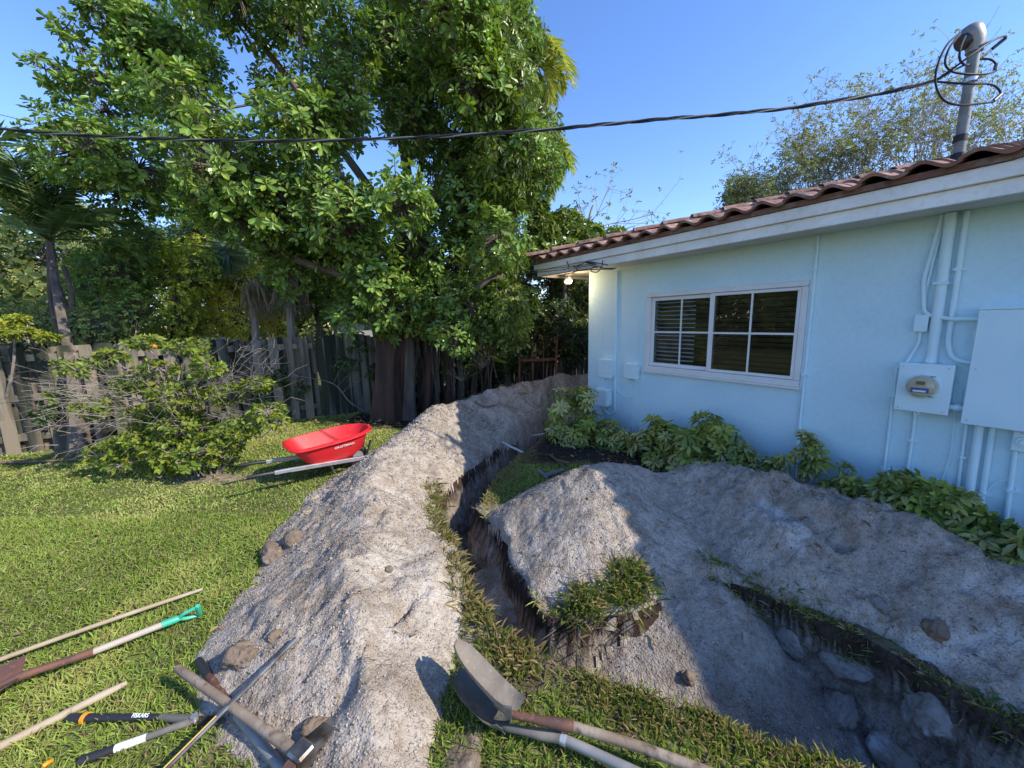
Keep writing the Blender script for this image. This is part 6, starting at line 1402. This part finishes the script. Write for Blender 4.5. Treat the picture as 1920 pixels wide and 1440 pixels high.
def scheffl(base, blobs, n, label, seed, size=1.0, stems=8):
    o = empty('umbrella_shrub', base, label, 'shrub', 'variegated shrubs along the house wall'); rg = np.random.default_rng(seed); base = np.asarray(base, float)
    P, O, idx = blob_points(blobs, n * 3, rg, .45)
    toc = nrm(np.array([0, 0, CAMH]) - P); keep = (P[:, 2] > .0) & (((P - base) @ hn) < .62); P, O = P[keep][:n], O[keep][:n]
    for i in range(len(P)):
        ob = bpy.data.objects.new('leaf', scm[int(rg.integers(0, 8))]); COL.objects.link(ob); ob.parent = o; dv = nrm(O[i] * .8 + V3(0, 0, .75) - hn * .15 + rg.normal(0, .15, 3)); ob.rotation_mode = 'QUATERNION'
        ob.rotation_quaternion = Vector(dv).to_track_quat('Z', 'Y'); s_ = size * rg.uniform(.8, 1.35); ob.scale = (s_, s_, s_); ob.location = Vector(P[i]) - o.location
    A = []; Bb = []
    for i in range(0, len(P), 2):
        c0 = blobs[int(rg.integers(0, len(blobs)))][0]; m_ = lerp(base, P[i], .55) + rg.normal(0, .02, 3); A += [base, m_]; Bb += [m_, P[i] - V3(0, 0, .03)]
    g_ = segs(np.array(A), np.array(Bb), .006, .004, 4); npmesh('stems', g_[0], g_[1], M['twig'], o); return o
def W_(*a): return [(onw(x, y, o_), np.array([r, r, r * f])) for x, y, o_, r, f in a]
scheffl(onw(1065, 858, .8) * [1, 1, 0], W_((1055, 755, .85, .20, 1), (1092, 745, .72, .17, 1), (1045, 800, .9, .2, .8), (1080, 815, .8, .22, .9), (1100, 790, .65, .16, 1), (1075, 850, .85, .16, .7)), 150, 'variegated umbrella shrub at the house corner, under the utility boxes', 1, .95)
scheffl(onw(1150, 850, .5) * [1, 1, 0], W_((1135, 805, .5, .15, .9), (1160, 830, .5, .17, .9), (1180, 860, .5, .15, .8), (1120, 840, .6, .13, .8)), 60, 'low variegated shrub linking the corner shrub and the widest one', 2, .95)
scheffl(onw(1270, 885, .5) * [1, 1, 0], W_((1210, 830, .5, .19, .9), (1250, 820, .48, .2, .9), (1300, 835, .5, .21, 1), (1345, 815, .42, .17, .8), (1240, 870, .55, .19, .8), (1320, 875, .55, .2, .8), (1280, 860, .6, .18, .8), (1370, 845, .4, .12, .8), (1230, 800, .45, .14, .8), (1330, 790, .42, .12, .8)), 290, 'widest variegated umbrella shrub below the window', 3, 1.0)
scheffl(onw(1392, 895, .3) * [1, 1, 0], W_((1395, 840, .28, .08, .8), (1388, 870, .32, .10, .9), (1405, 860, .28, .07, .8)), 34, 'small round variegated shrub beside the right end of the widest one', 4, .7)
scheffl(onw(1455, 905, .3) * [1, 1, 0], W_((1450, 870, .3, .06, .8), (1470, 865, .3, .06, .8), (1435, 885, .3, .04, .8)), 14, 'lone low variegated sprig left of the thin downpipe', 5, .75)
scheffl(onw(1500, 915, .25) * [1, 1, 0], W_((1510, 820, .22, .05, 1), (1525, 840, .24, .06, 1), (1500, 850, .24, .05, .9), (1535, 868, .25, .06, .8), (1515, 880, .25, .05, .8)), 30, 'tall thin variegated sprig climbing the downpipe', 6, .8)
scheffl(onw(1565, 935, .3) * [1, 1, 0], W_((1580, 870, .3, .05, .9), (1590, 900, .3, .07, .8), (1555, 910, .3, .06, .8), (1610, 920, .3, .08, .7)), 30, 'open spindly variegated shrub right of the tall sprig', 7, .8)
scheffl(onw(1700, 985, .45) * [1, 1, 0], W_((1660, 915, .35, .08, .9), (1695, 900, .33, .09, .8), (1740, 925, .35, .10, .8), (1640, 945, .4, .08, .7), (1700, 945, .4, .11, .8), (1765, 950, .4, .09, .8), (1720, 980, .5, .10, .6), (1800, 935, .3, .06, .7), (1830, 960, .32, .06, .7)), 170, 'full variegated shrub below the electric meter', 8, .92)
scheffl(onw(1830, 1060, .5) * [1, 1, 0], W_((1800, 1005, .45, .09, .6), (1850, 1020, .45, .10, .7), (1900, 1000, .4, .08, .7), (1890, 1050, .5, .10, .7), (1920, 1080, .5, .10, .7), (1850, 1060, .55, .07, .6), (1960, 1030, .45, .12, .8)), 140, 'variegated shrub at the right edge of the picture below the big panel', 9, .92)

# --- small weeds in and by the trench
bigleaf(gp(1885, 1340, -.05), 16, .05, .022, 'green weed at the right-hand end of the trench lip', 11, (.06, .14, .03), stemL=.08, name='weed')
bigleaf(gp(1870, 1385, -.15), 18, .05, .022, 'bushy green weed hanging into the right end of the trench', 12, (.06, .15, .03), stemL=.09, name='weed')

# --- what stands beyond: a pale house and a belt of trees
fh = empty('far_house', V3(-3.2, 15, 0), 'pale neighbouring house glimpsed above the fence beneath the big tree', 'house')
q = MB(); q.box(V3(-3.0, 16, 1.1), V3(3.2, 0, 0), V3(0, 2.5, 0), V3(0, 0, 1.15)); q.build('wall', M['neighbour'], fh)
q = MB(); zr = 2.26; q.add([V3(-6.6, 13.1, zr), V3(.6, 13.1, zr), V3(.6, 18.9, zr), V3(-6.6, 18.9, zr), V3(-4.4, 16, 3.1), V3(-1.6, 16, 3.1)], [(0, 1, 5, 4), (1, 2, 5), (2, 3, 4, 5), (3, 0, 4), (0, 3, 2, 1)]); q.build('roof', M['tile'], fh)
q = MB(); q.box(V3(-3.6, 13.49, 1.35), V3(.5, 0, 0), V3(0, .02, 0), V3(0, 0, .4)); w_ = q.build('window', M['vinyl'], fh); q = MB(); q.box(V3(-3.6, 13.465, 1.35), V3(.44, 0, 0), V3(0, .004, 0), V3(0, 0, .34)); q.build('pane', M['dark'], w_)
rg = np.random.default_rng(99); bl = []
for k in range(130):
    a = rg.uniform(-1.35, 1.25); d = rg.uniform(18, 26); r = rg.uniform(.9, 1.9); bl.append((V3(math.sin(a) * d, math.cos(a) * d, rg.uniform(.5, 3.0 + 2.2 * (a < -.35))), np.array([r, r, r * 1.0])))
for k in range(30):
    a = rg.uniform(math.pi * 1.40, math.pi * 1.62); d = rg.uniform(15, 19); r = rg.uniform(1, 1.8); bl.append((V3(math.sin(a) * d, math.cos(a) * d, rg.uniform(.4, 4.0)), np.array([r, r, r])))
ft = empty('tree_belt', V3(0, 22, 0), 'far-off belt of mixed garden trees closing the view behind the fence', 'trees')
P, O = foliage('foliage', bl, 20000, 6, .26, .13, greens((.09, .13, .035), .4, .4, seed=9), 99, 'leafdull', ft, shell=.7); ft['kind'] = 'stuff'
# tree_belt reads as one mass
SC.render.film_transparent = False

# ------------------------------------------------------------------ fallen leaves and bits
def litter(name, n, sampler, seed, L_, cols, label, catg):
    rg = np.random.default_rng(seed); P = sampler(rg, n); z = np.maximum(G(P[:, 0], P[:, 1]), np.maximum(HL(P[:, 0], P[:, 1]), HR(P[:, 0], P[:, 1])))
    ok = z > -.1; P = P[ok]; z = z[ok]; n = len(z); az = rg.uniform(0, 6.283, n); D = np.stack([np.cos(az), np.sin(az), rg.normal(0, .25, n)], -1); N = np.array([[0, 0, 1.0]]) + rg.normal(0, .35, (n, 3))
    c = np.array(cols)[rg.integers(0, len(cols), n)] * rg.uniform(.6, 1.2, (n, 1)); l_ = L_ * rg.uniform(.5, 1.3, n)
    f = leafgeo(np.stack([P[:, 0], P[:, 1], z + rg.uniform(.004, .03, n)], -1), D, N, l_, l_ * .42, c, fold=.3, droop=.05, shape='oval'); o = npmesh(name, f[0], f[1], M['leafdull'], col=f[2]); tag(o, label, catg, kind='stuff'); return o
BR = [(.30, .20, .10), (.42, .32, .16), (.20, .13, .08), (.48, .40, .12)]
litter('leaf_litter', 900, lambda rg, n: np.stack([rg.uniform(-6.5, -1.6, n), rg.uniform(1.6, 7.2, n)], -1), 701, .045, BR, 'brown and yellow fallen leaves scattered over the lawn', 'fallen leaves')
litter('leaf_litter', 1500, lambda rg, n: (lambda s_, o_: np.stack([(hd * 1)[0] * s_ + hn[0] * (HD - o_), hd[1] * s_ + hn[1] * (HD - o_)], -1))(rg.uniform(-.2, 5.2, n), np.abs(rg.normal(0, .55, n)) + .05), 702, .05, BR[:3], 'dead brown leaves on the mulch along the foot of the house wall', 'fallen leaves')
litter('leaf_litter', 1100, lambda rg, n: np.stack([rg.uniform(-3.6, .2, n), rg.uniform(5.9, 8.2, n)], -1), 703, .06, BR, 'thick brown leaf litter under the big tree', 'fallen leaves')
litter('dirt_litter', 420, lambda rg, n: np.concatenate([np.stack([rg.normal(-.9, .5, n // 2), rg.uniform(1.3, 5.5, n // 2)], -1), np.stack([rg.uniform(.2, 2.6, n // 2), rg.uniform(1.5, 3.4, n // 2)], -1)]), 704, .022, [(.16, .11, .07), (.34, .26, .15)], 'tiny dead leaves and root scraps on the two dirt heaps', 'debris')
# short dead twigs strewn on the heaps and the turf island
o = empty('twig_scraps', V3(-.6, 3, .3), 'thin dead twigs and root ends strewn on the dirt heaps', 'twigs'); rg = np.random.default_rng(710); n = 170
px = np.concatenate([rg.normal(-.95, .4, n), rg.uniform(.1, 2.4, n), rg.uniform(.2, 1.2, 60)]); py = np.concatenate([rg.uniform(1.2, 6, n), rg.uniform(1.7, 3.3, n), rg.uniform(4.2, 5.2, 60)])
z = np.maximum(G(px, py), np.maximum(HL(px, py), HR(px, py))); k = z > -.08; px, py, z = px[k], py[k], z[k]; n = len(z); az = rg.uniform(0, 6.28, n); L_ = rg.uniform(.02, .11, n)
A = np.stack([px, py, z + .003], -1); bx, by = px + np.cos(az) * L_, py + np.sin(az) * L_; zb_ = np.maximum(G(bx, by), np.maximum(HL(bx, by), HR(bx, by))); zb_ = np.maximum(zb_, z - .03); g_ = segs(A, np.stack([bx, by, zb_ + rg.uniform(.003, .02, n)], -1), rg.uniform(.0012, .0035, n), .001, 4)
npmesh('twigs', g_[0], g_[1], M['root'], o)['kind'] = 'stuff'
